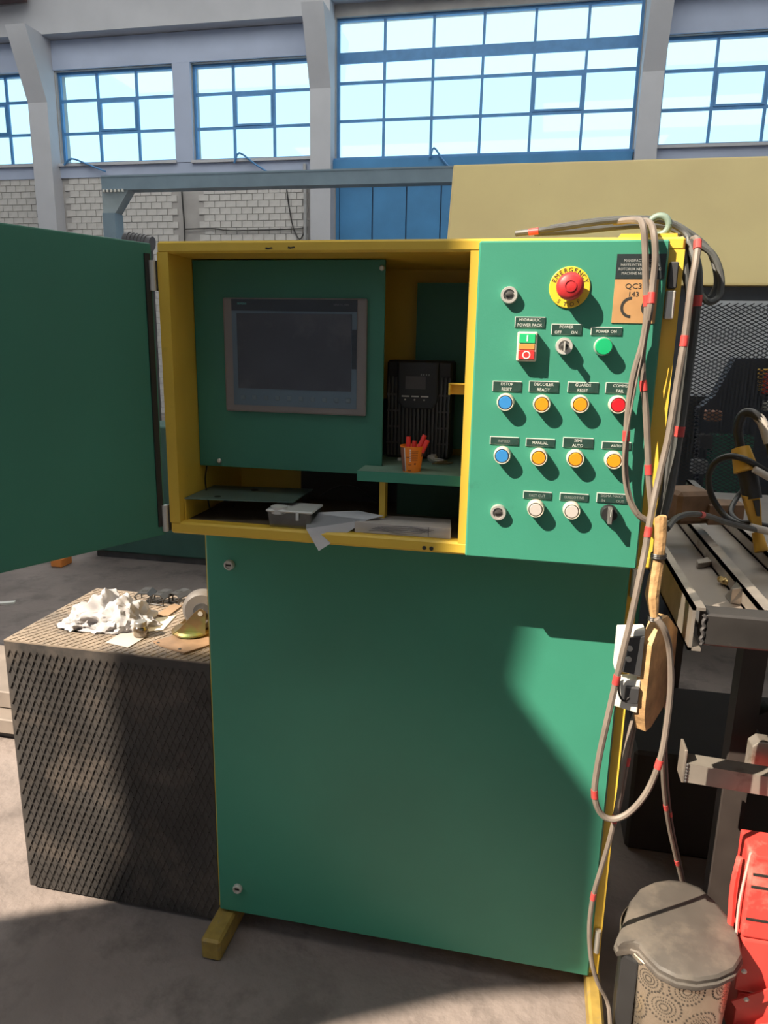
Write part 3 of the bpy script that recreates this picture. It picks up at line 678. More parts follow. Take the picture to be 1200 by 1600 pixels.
cupquad(q, -20, -5, .030, .0312, .0007, 3); cupquad(q, -12, 8, .015, .0162, .0007, 4); cupquad(q, -15, 5, .003, .0045, .0007, 4); cupquad(q, 22, 32, .016, .019, .0007, 2)
part(cup, 'dark_print', q, M('cup_dark_print', (.25, .05, .02), .5))
mk = M('marker_red', (.85, .05, .04), .35, var=.1)
for k, (bx_, by_, tx, ty, tz, lab) in enumerate(((-.008, .004, -.010, .010, .068, 'red marker standing upright in the orange paper cup'), (.0, .004, .003, .008, .060, 'short red marker, lowest in the orange paper cup'),
                                           (-.004, -.006, .024, .004, .073, 'longest red marker leaning right in the orange paper cup'), (.004, -.008, .031, -.002, .064, 'red marker leaning lowest over the rim of the orange paper cup'))):
    p0 = Vector((CX+bx_, CYY+by_, SZ+.003)); p1 = Vector((CX+tx, CYY+ty, SZ+tz)); d = (p1-p0).normalized()
    mkr = thing('marker_pen', lab, 'marker', p0, 'red markers in the paper cup')
    q = B(); cyl(q, p0, p0+(p1-p0)*.62, .0042, seg=12); part(mkr, 'barrel', q, M('marker_dark', (.16, .015, .02), .4), True)
    q = B(); cyl(q, p0+(p1-p0)*.60, p1, .0052, .0046, seg=12); part(mkr, 'pen_cap', q, mk, True)
# odds on the shelf
p = at(684, 725, Z=SZ)
kk = thing('key_bunch', 'small bunch of keys on the green shelf beside the paper cup', 'keys', (p.x, p.y, SZ))
for k, (dx, dy_, an) in enumerate(((.0, .0, 20), (.010, .008, -25), (.004, -.012, 60))):
    q = B(); rot = Matrix.Rotation(math.radians(an), 3, 'Z')
    c = Vector((p.x+dx, p.y+dy_, SZ+.0012+k*.0026)); obox(q, c, (.026, .006, .0022), rot); obox(q, c+rot @ Vector((.016, 0, 0)), (.012, .014, .0022), rot, .0008); part(kk, 'key', q, M('brass_key', (.34, .27, .15), .4, metal=.7))
q = B(); tube(q, [p+Vector((.012*math.cos(t*PI/6), .012*math.sin(t*PI/6), .009)) for t in range(13)], .001, 6, 2); part(kk, 'key_ring', q, CHROME, True)
p = at(672, 723, Z=SZ); q = B(); bmesh.ops.create_icosphere(q, subdivisions=3, radius=.011)
for v in q.verts: v.co *= 1+.35*noise.noise(v.co*160); v.co.z *= .8
bmesh.ops.translate(q, vec=p+Vector((.004, .01, .009)), verts=q.verts[:]); single('paper_wad', 'small pale crumpled wad behind the orange paper cup', 'paper', q, M('wad_grey', (.46, .43, .38), .8), True)
p = at(623, 720, Z=SZ); q = B(); box(q, p.x-.003, p.x+.005, p.y, p.y+.006, SZ, SZ+.0065, .001); single('terminal_block', 'tiny white terminal block lying left of the orange paper cup', 'terminal', q, WHITEP)
# plastic container
FZ = OZ0+.0005
a, c = at(397, 830, Z=FZ), at(473, 833, Z=FZ)
CLR = glassmat('clear_plastic', (.80, .82, .80), .16, .25)
tb = thing('plastic_container', 'clear plastic food container with white lid in the cabinet bottom', 'container', ((a.x+c.x)/2+.01, .05, FZ))
x0, x1, y0, y1 = .212, .306, .012, .085
q = B()
for ins in (0, .0012):
    pass
prism(q, [(x0+.006, y0+.004, FZ), (x1-.006, y0+.004, FZ), (x1-.006, y1-.004, FZ), (x0+.006, y1-.004, FZ)], (0, 0, .0015))
for (p0_, p1_) in (((x0, y0), (x1, y0)), ((x1, y0), (x1, y1)), ((x1, y1), (x0, y1)), ((x0, y1), (x0, y0))):
    A = Vector((p0_[0], p0_[1], FZ+.032)); C = Vector((p1_[0], p1_[1], FZ+.032)); mid = Vector(((x0+x1)/2, (y0+y1)/2, 0))
    A2 = A.lerp(Vector((mid.x, mid.y, A.z)), .09); C2 = C.lerp(Vector((mid.x, mid.y, C.z)), .09); A2.z = C2.z = FZ
    prism(q, [A, C, C2, A2], (Vector((mid.x, mid.y, 0))-Vector(((p0_[0]+p1_[0])/2, (p0_[1]+p1_[1])/2, 0))).normalized()*.0012)
part(tb, 'tub', q, CLR)
LID = M('lid_white', (.55, .56, .55), .4, var=.06)
q = B(); box(q, x0-.003, x1+.003, y0-.003, y1+.003, FZ+.0325, FZ+.0375, .002); part(tb, 'container_lid', q, LID)
q = B(); cyl(q, (x0+.020, y0+.014, FZ+.028), (x0+.020, y0+.014, FZ+.042), .017, seg=24); part(tb, 'screw_cap', q, LID, True)
q = B(); box(q, x0+.062, x0+.068, y0-.0045, y0-.003, FZ+.018, FZ+.034); part(tb, 'lid_clip', q, LID)
# cardboard box with scribbles
A, C = at(566, 842, Z=FZ), at(695, 846, Z=FZ)
q = B(); y0 = .018; xa, xb = .395, .590
prism(q, [(xa, y0, FZ), (xb, y0, FZ), (xb-.01, y0+.075, FZ), (xa-.01, y0+.07, FZ)], (0, 0, .022), .001)
cb = thing('flat_carton', 'flat pale cardboard carton with pen scribbles in the cabinet bottom', 'carton', ((xa+xb)/2, .05, FZ))
part(cb, 'carton_body', q, M('carton_grey', (.46, .42, .40), .8, var=.08, scale=20))
q = B()
for k in range(5):
    tube(q, [(xa+.03+k*.006+t*.018, y0-.0004, FZ+.0055+k*.003+.002*math.sin(t*1.3+k)) for t in range(7)], .0004, 4, 3)
part(cb, 'scribble', q, M('pencil', (.10, .09, .10), .7))
q = B(); box(q, xb-.045, xb-.044, y0-.0006, y0, FZ+.002, FZ+.021); part(cb, 'carton_fold', q, MATS['pencil'])
# folded paper sheet drooping over the frame
pts = {k: at(u, v, Y=y) for k, (u, v, y) in {'a': (478, 826, -.004), 'b': (498, 861, -.010), 'c': (574, 812, .030), 'd': (600, 806, .045), 'e': (476, 800, .05)}.items()}
q = B(); v = {k: q.verts.new(p) for k, p in pts.items()}
face(q, (v['a'], v['b'], v['c']))
bmesh.ops.solidify(q, geom=q.faces[:], thickness=.0006)
fp = thing('paper_sheet', 'white paper sheet folded over the yellow cabinet lip', 'paper', (pts['a'].x, 0, FZ))
part(fp, 'folded_corner', q, PAPER)
q = B(); v = [q.verts.new(p) for p in (pts['a'], pts['c'], pts['d'], at(560, 798, Y=.075), at(480, 801, Y=.07))]; face(q, v)
bmesh.ops.solidify(q, geom=q.faces[:], thickness=.0006); part(fp, 'sheet', q, M('paper_grey', (.52, .53, .57), .75, var=.03))
# loose wires in the cabinet
def wire(name, label, pts, r, mat, seg=6, cat='wire', group=None):
    q = B(); tube(q, [p if isinstance(p, Vector) else at(p[0], p[1], Y=p[2]) for p in pts], r, seg, 5); return single(name, label, cat, q, mat, True, group)
wire('loose_wire', 'thin black wire hanging behind the sheet tray inside the cabinet', [(323, 728, .09), (321, 755, .10), (330, 800, .12), (345, 806, .13), (365, 790, .16), (368, 770, .2)], .0016, HOSE)
wire('loose_wire', 'black wire arching over the cabinet floor behind the paper sheet', [(500, 775, .22), (530, 760, .24), (556, 762, .25), (575, 775, .26), (600, 790, .28)], .0022, HOSE)

# ------------------------------------------------------------------ cables over the cabinet
def cable(label, pts, r, mat, tapes=(), group='control cables hanging at the cabinet', name='control_cable'):
    P = smooth_path([at(p[0], p[1], Y=p[2]) for p in pts], 6)
    o = thing(name, label, 'cable', P[-1], group)
    q = B(); tube(q, P, r, 8, 1); part(o, 'sheath', q, mat, True)
    L = len(P)-1
    for f in tapes:
        i = max(1, min(L-2, int(f*L))); d = (P[i+1]-P[i-1]).normalized()
        q = B(); tube(q, [P[i]-d*.009, P[i]-d*.004, P[i]+d*.004, P[i]+d*.009], r*1.14, 10, 1); part(o, 'red_tape', q, REDT, True)
    return o
G = 'control cables hanging at the cabinet'
cable('dark cable lying over the cabinet top with a taped loose end', [(806, 365, .06), (840, 361, .05), (880, 355, .05), (940, 347, .05), (1000, 343, .06), (1040, 347, .07), (1068, 362, .07), (1085, 385, .05)], .0052, CABLE_D, (.12,))
cable('dark cable lowest on the cabinet top, behind the lifting eye', [(835, 364, .07), (900, 361, .08), (960, 355, .09), (1010, 352, .10), (1050, 357, .10), (1080, 376, .08), (1112, 396, .07), (1126, 430, .06), (1124, 462, .05), (1108, 472, .04), (1094, 458, .03), (1086, 425, .02), (1079, 398, .02)], .0058, CABLE_D, (.9,))
cable('dark cable highest on the cabinet top, turning down over the corner', [(860, 356, .10), (930, 345, .10), (990, 341, .10), (1040, 345, .11), (1075, 362, .10), (1108, 392, .09), (1120, 440, .07), (1105, 466, .06), (1090, 440, .05), (1080, 410, .05)], .0050, CABLE_D)
cable('grey cable hanging straight over the maker plate, left one of the pair', [(960, 347, .06), (990, 344, .03), (1004, 350, -.025), (1008, 390, -.032), (1009, 440, -.034), (1011, 485, -.034), (1004, 535, -.036), (990, 585, -.036), (982, 635, -.036), (978, 690, -.036), (977, 740, -.036), (984, 780, -.038), (997, 804, -.04), (1012, 814, -.035)], .0058, CABLE, (.36, .68))
cable('grey cable hanging over the conformity plate, right one of the pair', [(1000, 346, .05), (1013, 347, .0), (1021, 362, -.03), (1024, 400, -.036), (1020, 445, -.038), (1015, 488, -.042), (1005, 540, -.03), (1004, 585, -.03), (1009, 640, -.03), (1012, 700, -.03), (1014, 750, -.03), (1019, 800, -.03)], .0058, CABLE, (.42, .68, .88))
cable('thin grey wire running down past the red lamp button', [(1012, 500, -.045), (1003, 555, -.045), (990, 620, -.045), (977, 695, -.045), (975, 735, -.045), (981, 772, -.045), (996, 803, -.045)], .0016, CABLE)
cable('long pale grey cable looping down past the lower door', [(1070, 400, .09), (1078, 380, .06), (1086, 373, .03), (1090, 380, .005), (1087, 410, -.01), (1080, 450, -.015), (1071, 520, -.02), (1058, 600, -.025), (1045, 680, -.03), (1031, 740, -.035), (1018, 800, -.05), (1008, 860, -.06), (999, 905, -.07), (984, 975, -.08), (966, 1050, -.085), (950, 1120, -.085), (935, 1190, -.08), (929, 1240, -.075), (938, 1270, -.072), (958, 1280, -.07), (985, 1268, -.068), (1012, 1235, -.065), (1032, 1185, -.06), (1042, 1130, -.055), (1048, 1070, -.05), (1046, 1015, -.055), (1038, 984, -.072), (1026, 967, -.074)], .0060, CABLE, (.12, .23, .39, .53, .63, .81))
cable('dark cable hanging outermost beside the cabinet side', [(1078, 378, .02), (1090, 420, .0), (1089, 470, .0), (1081, 540, .0), (1070, 620, .0), (1058, 700, .0), (1046, 770, -.01), (1034, 815, -.02)], .0075, CABLE_D, (.3, .68))
cable('dark cable hanging along the yellow cabinet edge', [(1066, 372, .03), (1070, 420, .01), (1078, 470, .01), (1072, 540, .01), (1058, 620, .01), (1046, 700, .005), (1036, 770, -.005), (1028, 812, -.01)], .0068, CABLE_D, (.31,))
cable('dark cable between the other two behind the wooden handle', [(1074, 372, .05), (1080, 430, .03), (1079, 500, .03), (1068, 590, .03), (1055, 680, .02), (1043, 760, .01), (1036, 812, .0)], .0065, CABLE_D)
cable('grey cable running from the pendant switch down to the trash can', [(1000, 1095, -.03), (988, 1130, -.03), (976, 1185, -.035), (964, 1260, -.035), (953, 1310, -.035), (940, 1355, -.03), (927, 1400, -.02), (921, 1450, -.01), (924, 1500, -.005), (934, 1535, -.0), (948, 1562, .01), (953, 1590, .0), (954, 1650, -.02)], .0050, CABLE, (.28, .5))
cable('thin grey cable paired along the pendant cable', [(1001, 1100, -.025), (992, 1135, -.025), (981, 1190, -.03), (970, 1250, -.03), (960, 1290, -.03)], .0036, CABLE, (.5,))
cable('grey cable falling behind the trash can, right of the wooden paddle', [(1036, 980, .0), (1046, 1020, .0), (1050, 1065, .0), (1042, 1110, .02), (1036, 1170, .05), (1037, 1230, .1), (1045, 1290, .16), (1056, 1340, .21), (1066, 1380, .25), (1074, 1420, .28)], .0046, CABLE, (.32, .62, .8))
cable('thin grey cable falling next to the one behind the trash can', [(1038, 1010, .01), (1040, 1090, .03), (1040, 1170, .06), (1044, 1240, .12), (1052, 1300, .18), (1062, 1345, .22), (1070, 1385, .26), (1078, 1420, .29)], .0034, CABLE_D, (.5,))
cable('dark cable sagging from the wooden handle to the steel frame', [(1042, 826, -.01), (1056, 810, .06), (1078, 803, .14), (1105, 806, .22), (1135, 816, .30), (1165, 824, .36), (1230, 838, .45)], .0060, CABLE_D, (.45,))

# ------------------------------------------------------------------ pendant: wooden paddle with switch boxes
pd = thing('pendant_paddle', 'wooden paddle hung among the cables carrying white switch boxes', 'pendant', at(1010, 1140, Y=-.03))
HYY = -.055
def hand(v, u0, u1): return at(u0, v, Y=HYY), at(u1, v, Y=HYY)
q = B()
prof = [(808, 1022, 1043), (840, 1022, 1041), (880, 1020, 1037), (905, 1013, 1034), (930, 1008, 1031), (950, 1013, 1030), (972, 1018, 1028)]
rings = []
for k, (v, u0, u1) in enumerate(prof):
    A, C = hand(v, u0, u1); c = (A+C)/2; r = (C.x-A.x)/2
    rings.append([q.verts.new(c+Vector((r*math.cos(t*PI/5)*(1+.08*math.sin(t*2.1+k)), r*.8*math.sin(t*PI/5), .003*math.sin(t+k)))) for t in range(10)])
for A, C in zip(rings, rings[1:]):
    for k in range(10): face(q, (A[k], A[(k+1) % 10], C[(k+1) % 10], C[k]))
face(q, rings[0]); face(q, rings[-1][::-1])
part(pd, 'wooden_handle', q, WOOD)
wv = Vector((.53, .85, 0)); nn = Vector((.85, -.53, 0))
def pz(u, v): return at(u, v, Y=HYY)
q = B()
tk = .021
O_ = pz(996, 1050)
zz_ = [pz(1000, v).z for v in (970, 1004, 1050, 1092, 1120, 1143)]
lo_ = [.030, .0, .0, .0, .004, .016]; hi_ = [.060, .115, .120, .120, .105, .040]
poly = [Vector((O_.x, O_.y, z))+wv*d for z, d in zip(zz_, lo_)]+[Vector((O_.x, O_.y, z))+wv*d for z, d in reversed(list(zip(zz_, hi_)))]
prism(q, poly, nn*tk)
part(pd, 'wooden_board', q, WOOD)
for v, u0, u1 in ((868, 1018, 1040), (966, 1013, 1032)):
    A, C = hand(v, u0, u1); c = (A+C)/2; r = (C.x-A.x)/2+.001
    for s in (-.003, .0, .003):
        q = B(); tube(q, [c+Vector((r*math.cos(t*PI/8), r*.9*math.sin(t*PI/8), s)) for t in range(17)], .0014, 6, 1); part(pd, 'wire_tie', q, HOSE)
BY = -.062
for (u0, v0, u1, v1, nm) in ((966, 985, 1001, 1056, 'upper'), (963, 1064, 996, 1112, 'lower')):
    A, C = at(u0, v0, Y=BY), at(u1, v1, Y=BY)
    q = B(); prism(q, [(A.x, BY, A.z), (C.x, BY, A.z+.006), (C.x, BY, C.z-.004), (A.x, BY, C.z+.006)], (0, .030, 0), .003); bxo = part(pd, 'switch_box', q, WHITEP)
    if nm == 'upper':
        q = B(); prism(q, [(A.x+.010, BY-.006, A.z-.012), (C.x-.001, BY-.006, A.z-.005), (C.x-.001, BY-.006, C.z+.002), (A.x+.008, BY-.006, C.z+.008)], (0, .007, 0), .001); part(bxo, 'socket_face', q, DGREY)
        for f in (.35, .6):
            q = B(); p = Vector((A.x+.022, BY-.006, A.z+(C.z-A.z)*f)); cyl(q, p, p-Vector((0, .004, 0)), .005, seg=14); part(bxo, 'push_knob', q, CHROME)
    else:
        q = B(); box(q, A.x+.017, C.x-.001, BY-.008, BY+.001, C.z+.018, A.z-.006, .002); part(bxo, 'plug', q, DGREY)
        q = B(); tube(q, [Vector((A.x+.004, BY-.004, A.z+.012)), Vector((A.x+.006, BY-.007, A.z-.02)), Vector((A.x+.015, BY-.008, A.z-.034)), Vector((A.x+.024, BY-.008, A.z-.026))], .0022, 6, 5); part(bxo, 'cord', q, HOSE)

# ------------------------------------------------------------------ rubber covered box on the left and what lies on it
MX0, MX1, MY0, MY1, MZ = -.575, -.0015, .160, .575, .757
bxm = thing('rubber_covered_bench', 'low box bench covered in black diamond tread rubber mat', 'bench', ((MX0+MX1)/2, (MY0+MY1)/2, 0))
q = B(); box(q, MX0+.012, MX1-.004, MY0+.012, MY1-.01, 0, MZ-.008); part(bxm, 'box_body', q, DSTEEL)
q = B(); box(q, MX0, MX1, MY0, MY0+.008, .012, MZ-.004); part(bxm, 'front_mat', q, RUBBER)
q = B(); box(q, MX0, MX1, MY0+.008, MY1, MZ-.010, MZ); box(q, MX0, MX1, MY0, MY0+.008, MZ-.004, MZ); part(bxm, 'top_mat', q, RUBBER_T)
def ribs(fn, w_, h_, dx, dz):
    """raised diamond tread: thick slanted bars and thin counter lines"""
    q = B(); n = int(w_/dx); m_ = int(h_/dz)
    for j in range(m_):
        for i in range(n+1):
            cx, cz_ = (i+(.5 if j % 2 else 0))*dx, (j+.5)*dz
            if cx > w_-.006 or cx < .006: continue
            for (sx_, sz_, ex, wd_, ht) in ((-.20, -.40, 0, .0019, .0028), (.25, -.5, .5, .0008, .0010)):
                ox = cx+ex*dx
                a_ = Vector((ox+sx_*dx, cz_+sz_*dz)); c_ = Vector((ox-sx_*dx, cz_-sz_*dz))
                a_.x = min(max(a_.x, .001), w_-.001); c_.x = min(max(c_.x, .001), w_-.001)
                d_ = (c_-a_).normalized(); p_ = Vector((-d_.y, d_.x))*wd_
                low = [q.verts.new(fn(t.x, t.y, 0)) for t in (a_-p_, c_-p_, c_+p_, a_+p_)]
                hi = [q.verts.new(fn(t.x, t.y, ht)) for t in (a_-p_*.6, c_-p_*.6, c_+p_*.6, a_+p_*.6)]
                face(q, hi)
                for k in range(4): face(q, (low[k], low[(k+1) % 4], hi[(k+1) % 4], hi[k]))
    return q
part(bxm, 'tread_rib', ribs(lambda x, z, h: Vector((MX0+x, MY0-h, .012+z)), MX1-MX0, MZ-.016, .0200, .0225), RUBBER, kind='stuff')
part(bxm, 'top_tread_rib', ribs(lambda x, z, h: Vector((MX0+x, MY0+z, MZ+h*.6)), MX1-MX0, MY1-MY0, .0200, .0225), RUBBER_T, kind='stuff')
TZ = MZ+.002
# crumpled white rag
def heap(cx, cy, rx, ry, h, seed, lift):
    q = B(); bmesh.ops.create_icosphere(q, subdivisions=5, radius=1.0); off = Vector((seed, seed*.7, seed*1.3))
    for v in q.verts:
        c = v.co.copy(); f = 0; am = .55; fr = 1.1
        for _ in range(4):
            f += am*(1-2.6*abs(noise.noise(c*fr+off))); am *= .55; fr *= 1.8
        r = .60+.50*f
        top = max(c.z, 0)
        v.co = Vector((cx+c.x*rx*r, cy+c.y*ry*r, TZ+max(0.0, c.z*h*r+lift*top*top*(1-.6*abs(c.x+.0)))))
    return q
p = at(150, 985, Z=TZ)
q = heap(p.x+.0, p.y+.07, .125, .085, .070, 3.1, .025)
q2 = heap(p.x+.055, p.y+.06, .10, .075, .055, 8.7, .03); add(q, q2)
q2 = heap(p.x-.055, p.y+.02, .07, .045, .035, 5.2, .01); add(q, q2)
A = at(152, 925, Y=p.y+.09); b0 = Vector((p.x-.05, p.y+.05, TZ+.02))
t = B(); bmesh.ops.create_icosphere(t, subdivisions=4, radius=1.0)
for v in t.verts:
    c = v.co; r = .7+.5*(1-2*abs(noise.noise(c*1.6+Vector((1.7, 4, 2)))))
    hgt = (c.z+1)/2; v.co = Vector((p.x+.002+c.x*.055*r*(1-.75*hgt)+hgt*(A.x-p.x), p.y+.07+c.y*.04*r*(1-.6*hgt), TZ+.02+hgt*(A.z-TZ-.02)))
add(q, t)
single('white_rag', 'crumpled bright white cloth rag on the rubber covered bench', 'rag', q, M('white_cloth', (.37, .355, .36), .9, var=.03, scale=30), True)
# papers under the jar
q = B(); prism(q, [at(u, v, Z=TZ) for u, v in ((165, 1004), (200, 1012), (232, 993), (205, 980))], (0, 0, .0008)); single('paper_scrap', 'grey paper scrap under the glass jar on the bench', 'paper', q, M('scrap_grey', (.42, .38, .34), .8))
q = B(); prism(q, [at(u, v, Z=TZ) for u, v in ((222, 988), (255, 984), (275, 962), (245, 966))], (0, 0, .0008)); single('paper_scrap', 'cream paper sheet between the glass jar and the caster', 'paper', q, M('cream_paper', (.80, .70, .50), .8))
q = B(); prism(q, [at(u, v, Z=TZ) for u, v in ((244, 962), (262, 964), (284, 948), (270, 944))], (0, 0, .003)); single('cardboard_scrap', 'brown cardboard scrap beside the black brackets', 'cardboard', q, M('card_brown', (.26, .17, .10), .8))
# glass jar
p = at(217, 996, Z=TZ+.001); p.y += .012
jr = thing('glass_jar', 'small glass jar with screw lid standing on paper beside the rag', 'jar', (p.x, p.y, TZ+.001))
q = B(); lathe(q, [(0, .001), (.0175, .001), (.0195, .004), (.0195, .024), (.0165, .030), (.0145, .031), (.0145, .028), (.0175, .023), (.0175, .005), (0, .004)], (p.x, p.y, TZ), (0, 0, 1), 28); part(jr, 'jar_glass', q, glassmat('jar_glass', (.75, .70, .60), .2, .1), True)
q = B(); lathe(q, [(0, .0045), (.017, .0045), (.017, .018), (0, .019)], (p.x, p.y, TZ), (0, 0, 1), 24); part(jr, 'contents', q, M('grease', (.30, .24, .17), .5), True)
q = B(); lathe(q, [(.0160, .030), (.0165, .031), (.0165, .040), (.0150, .042), (0, .042)], (p.x, p.y, TZ), (0, 0, 1), 28); part(jr, 'jar_lid', q, M('jar_lid_metal', (.32, .30, .27), .4, metal=.7), True)
# black formed brackets
BR = M('bracket_black', (.045, .043, .042), .45, metal=.3, var=.2)
for k, (u, v, rz, lab) in enumerate(((218, 948, 12, 'black bent steel saddle bracket nearest the white rag, tilted'), (240, 950, -8, 'black bent steel saddle bracket in the middle of three'), (266, 948, -20, 'black bent steel saddle bracket nearest the grey caster wheel'))):
    p = at(u, v, Z=TZ); p.y += .02
    s = thing('saddle_bracket', lab, 'bracket', (p.x, p.y, TZ), 'black saddle brackets on the bench')
    R = Matrix.Rotation(math.radians(rz), 4, 'Z'); T_ = Matrix.Translation(Vector((p.x, p.y, TZ)))
    h = .030
    q = B(); t = B(); prism(t, [(-.026, 0, h-.006), (-.012, 0, h+.004), (.012, 0, h+.004), (.026, 0, h-.006), (.026, 0, h-.0085), (.012, 0, h+.001), (-.012, 0, h+.001), (-.026, 0, h-.0085)], (0, .055, 0)); add(q, t, T_ @ R); part(s, 'saddle_top', q, BR)
    for sx_ in (-1, 1):
        for yy in (.002, .05):
            q = B(); t = B(); tube(t, [(sx_*.025, yy, h-.006), (sx_*.020, yy, h*.5), (sx_*.020, yy, .002)], .0020, 6, 3); add(q, t, T_ @ R); part(s, 'bracket_leg', q, BR)
    q = B(); t = B(); tube(t, [(-.022, .002, .0022), (.022, .002, .0022)], .0022, 6, 1); add(q, t, T_ @ R); part(s, 'cross_bar', q, BR)
    q = B(); t = B(); box(t, -.008, .008, .018, .030, h+.0042, h+.005); add(q, t, T_ @ R); part(s, 'slot', q, INKB)
# caster
p = at(284, 1000, Z=TZ); cx, cy = p.x+.006, p.y+.045
ca = thing('swivel_caster', 'grey rubber swivel caster in a gold zinc fork lying on the bench', 'caster', (cx, cy, TZ))
q = B(); pl = [at(u, v, Z=TZ) for u, v in ((240, 1004), (250, 1010), (288, 1022), (332, 1008), (334, 985), (300, 986))]
for v_ in pl: v_.x = min(v_.x, -.016)
prism(q, pl, (0, 0, .004)); cpz = part(ca, 'top_plate', q, M('plate_rust', (.22, .14, .085), .6, var=.25, scale=20))
for u, v in ((247, 1004), (281, 1014)):
    c = at(u, v, Z=TZ+.0042); q = B(); cyl(q, c, c+Vector((0, 0, .0006)), .004, seg=12); part(cpz, 'bolt_hole', q, INKB)
GOLD = M('zinc_gold', (.26, .18, .09), .36, metal=.8, var=.3, scale=12, dirt=(.22, .28, .10), dscale=9, dth=.5)
q = B(); lathe(q, [(0, .004), (.046, .004), (.052, .009), (.052, .013), (.046, .018), (0, .019)], (cx, cy, TZ), (0, 0, 1), 36); part(ca, 'swivel_race', q, GOLD, True)
wcx, wcy, wcz = cx+.030, cy+.012, TZ+.070
ax = Vector((.25, -.97, 0)).normalized(); sd = Vector((0, 0, 1)).cross(ax).normalized()
for s in (-1, 1):
    q = B(); o_ = Vector((cx, cy, TZ))+ax*(s*.031)
    e_ = Vector((wcx, wcy, 0))-Vector((cx, cy, 0)); dd = sd*e_.dot(sd)
    pts_ = [o_+sd*-.043+Vector((0, 0, .012)), o_+sd*.043+Vector((0, 0, .012)), o_+dd+sd*.014+Vector((0, 0, .074)), o_+dd+Vector((0, 0, .084)), o_+dd-sd*.014+Vector((0, 0, .074)), o_-sd*.022+Vector((0, 0, .030))]
    prism(q, pts_, ax*(.0035*s)); part(ca, 'fork_leg', q, GOLD)
wc = Vector((wcx, wcy, wcz)); 
q = B(); lathe(q, [(.020, -.020), (.044, -.020), (.051, -.014), (.053, -.006), (.053, .006), (.051, .014), (.044, .020), (.020, .020), (.020, -.020)], wc, ax, 40); whl = part(ca, 'wheel', q, M('wheel_grey', (.11, .10, .095), .6, var=.1), True)
q = B(); lathe(q, [(0, -.022), (.022, -.022), (.022, .022), (0, .022)], wc, ax, 24); part(whl, 'hub', q, DGREY, True)
q = B(); cyl(q, wc-ax*.040, wc+ax*.040, .0065, seg=12); part(ca, 'axle_bolt', q, CHROME)
# loose spoked wheel behind the caster
wc = at(334, 916, Y=.50); wc.x = -.058; wc.z = TZ+.052
q = B(); lathe(q, [(.012, -.014), (.042, -.014), (.050, -.008), (.050, .008), (.042, .014), (.012, .014), (.012, -.014)], wc, (.9, -.4, 0), 36); sw2 = thing('loose_wheel', 'loose dark grey spoked wheel behind the caster, against the cabinet', 'wheel', (wc.x, wc.y, TZ))
part(sw2, 'tyre', q, M('wheel_dark', (.10, .095, .09), .6), True)
a2 = Vector((.9, -.4, 0)).normalized()
q = B(); cyl(q, wc-a2*.018, wc+a2*.018, .012, seg=16); part(sw2, 'hub', q, STEEL, True)

# ------------------------------------------------------------------ low steps seen past the bench, scrap on the dark floor
st = thing('low_step', 'low pale steel step on the floor beside the rubber covered bench', 'step', (-1.4, .95, 0))
for k, (z0, z1, y0) in enumerate(((.04, .10, .80), (.105, .175, .87))):
    q = B(); box(q, -2.4, -1.02, y0, 1.25, z0, z1, .004); part(st, 'step_plate', q, M('step_beige', (.20, .165, .14), .7, var=.15))
q = B(); box(q, -2.38, -1.05, .84, 1.24, 0, .04); part(st, 'step_base', q, DSTEEL)
p = at(6, 944, Z=0); q = B(); obox(q, p+Vector((0, 0, .006)), (.12, .03, .012), Matrix.Rotation(.5, 3, 'Z')); single('metal_offcut', 'small pale metal offcut lying on the dark floor', 'offcut', q, WHITEP)

# ------------------------------------------------------------------ trash can
TC = Vector((1.112, .070, 0)); LZ = .300
can = thing('pedal_bin', 'small round steel pedal bin with dotted ring pattern and grey lid', 'trash can', TC)
STL = M('bin_steel', (.52, .45, .36), .30, metal=.85, var=.1, scale=5)
q = B(); lathe(q, [(0, .012), (.104, .012), (.106, .016), (.117, LZ-.022), (.115, LZ-.02), (.104, .02)], TC, (0, 0, 1), 48); part(can, 'bin_body', q, STL, True)
q = B(); lathe(q, [(0, 0), (.108, 0), (.110, .004), (.110, .016), (.104, .018)], TC, (0, 0, 1), 48); part(can, 'base_ring', q, BLACKP, True)
LIDM = M('bin_lid_grey', (.085, .075, .066), .5, var=.2, scale=10, dirt=(.14, .12, .10), dscale=7, dth=.5)
ol = [at(u, v, Z=LZ) for u, v in ((984, 1408), (1000, 1388), (1022, 1378), (1046, 1374), (1070, 1377), (1094, 1386), (1116, 1406), (1142, 1436), (1156, 1466), (1160, 1494), (1148, 1514), (1122, 1526), (1090, 1531), (1058, 1526), (1030, 1512), (1010, 1492), (998, 1478), (986, 1474), (966, 1477), (962, 1468), (974, 1440))]
c0 = sum(ol, Vector())/len(ol)
q = B()
lv = [(1.0, -.028), (1.02, -.024), (1.02, -.016), (.985, -.014), (.985, -.010), (1.0, -.004), (.97, .002), (.90, .005)]
rg = []
for s, dz in lv: rg.append([q.verts.new(Vector((c0.x+(p.x-c0.x)*s, c0.y+(p.y-c0.y)*s, LZ+dz))) for p in ol])
n = len(ol)
for A, C in zip(rg, rg[1:]):
    for k in range(n): face(q, (A[k], A[(k+1) % n], C[(k+1) % n], C[k]))
tv = q.verts.new(Vector((c0.x, c0.y, LZ+.010)))
for k in range(n): face(q, (rg[-1][k], rg[-1][(k+1) % n], tv))
face(q, rg[0][::-1]); part(can, 'bin_lid', q, LIDM, True)
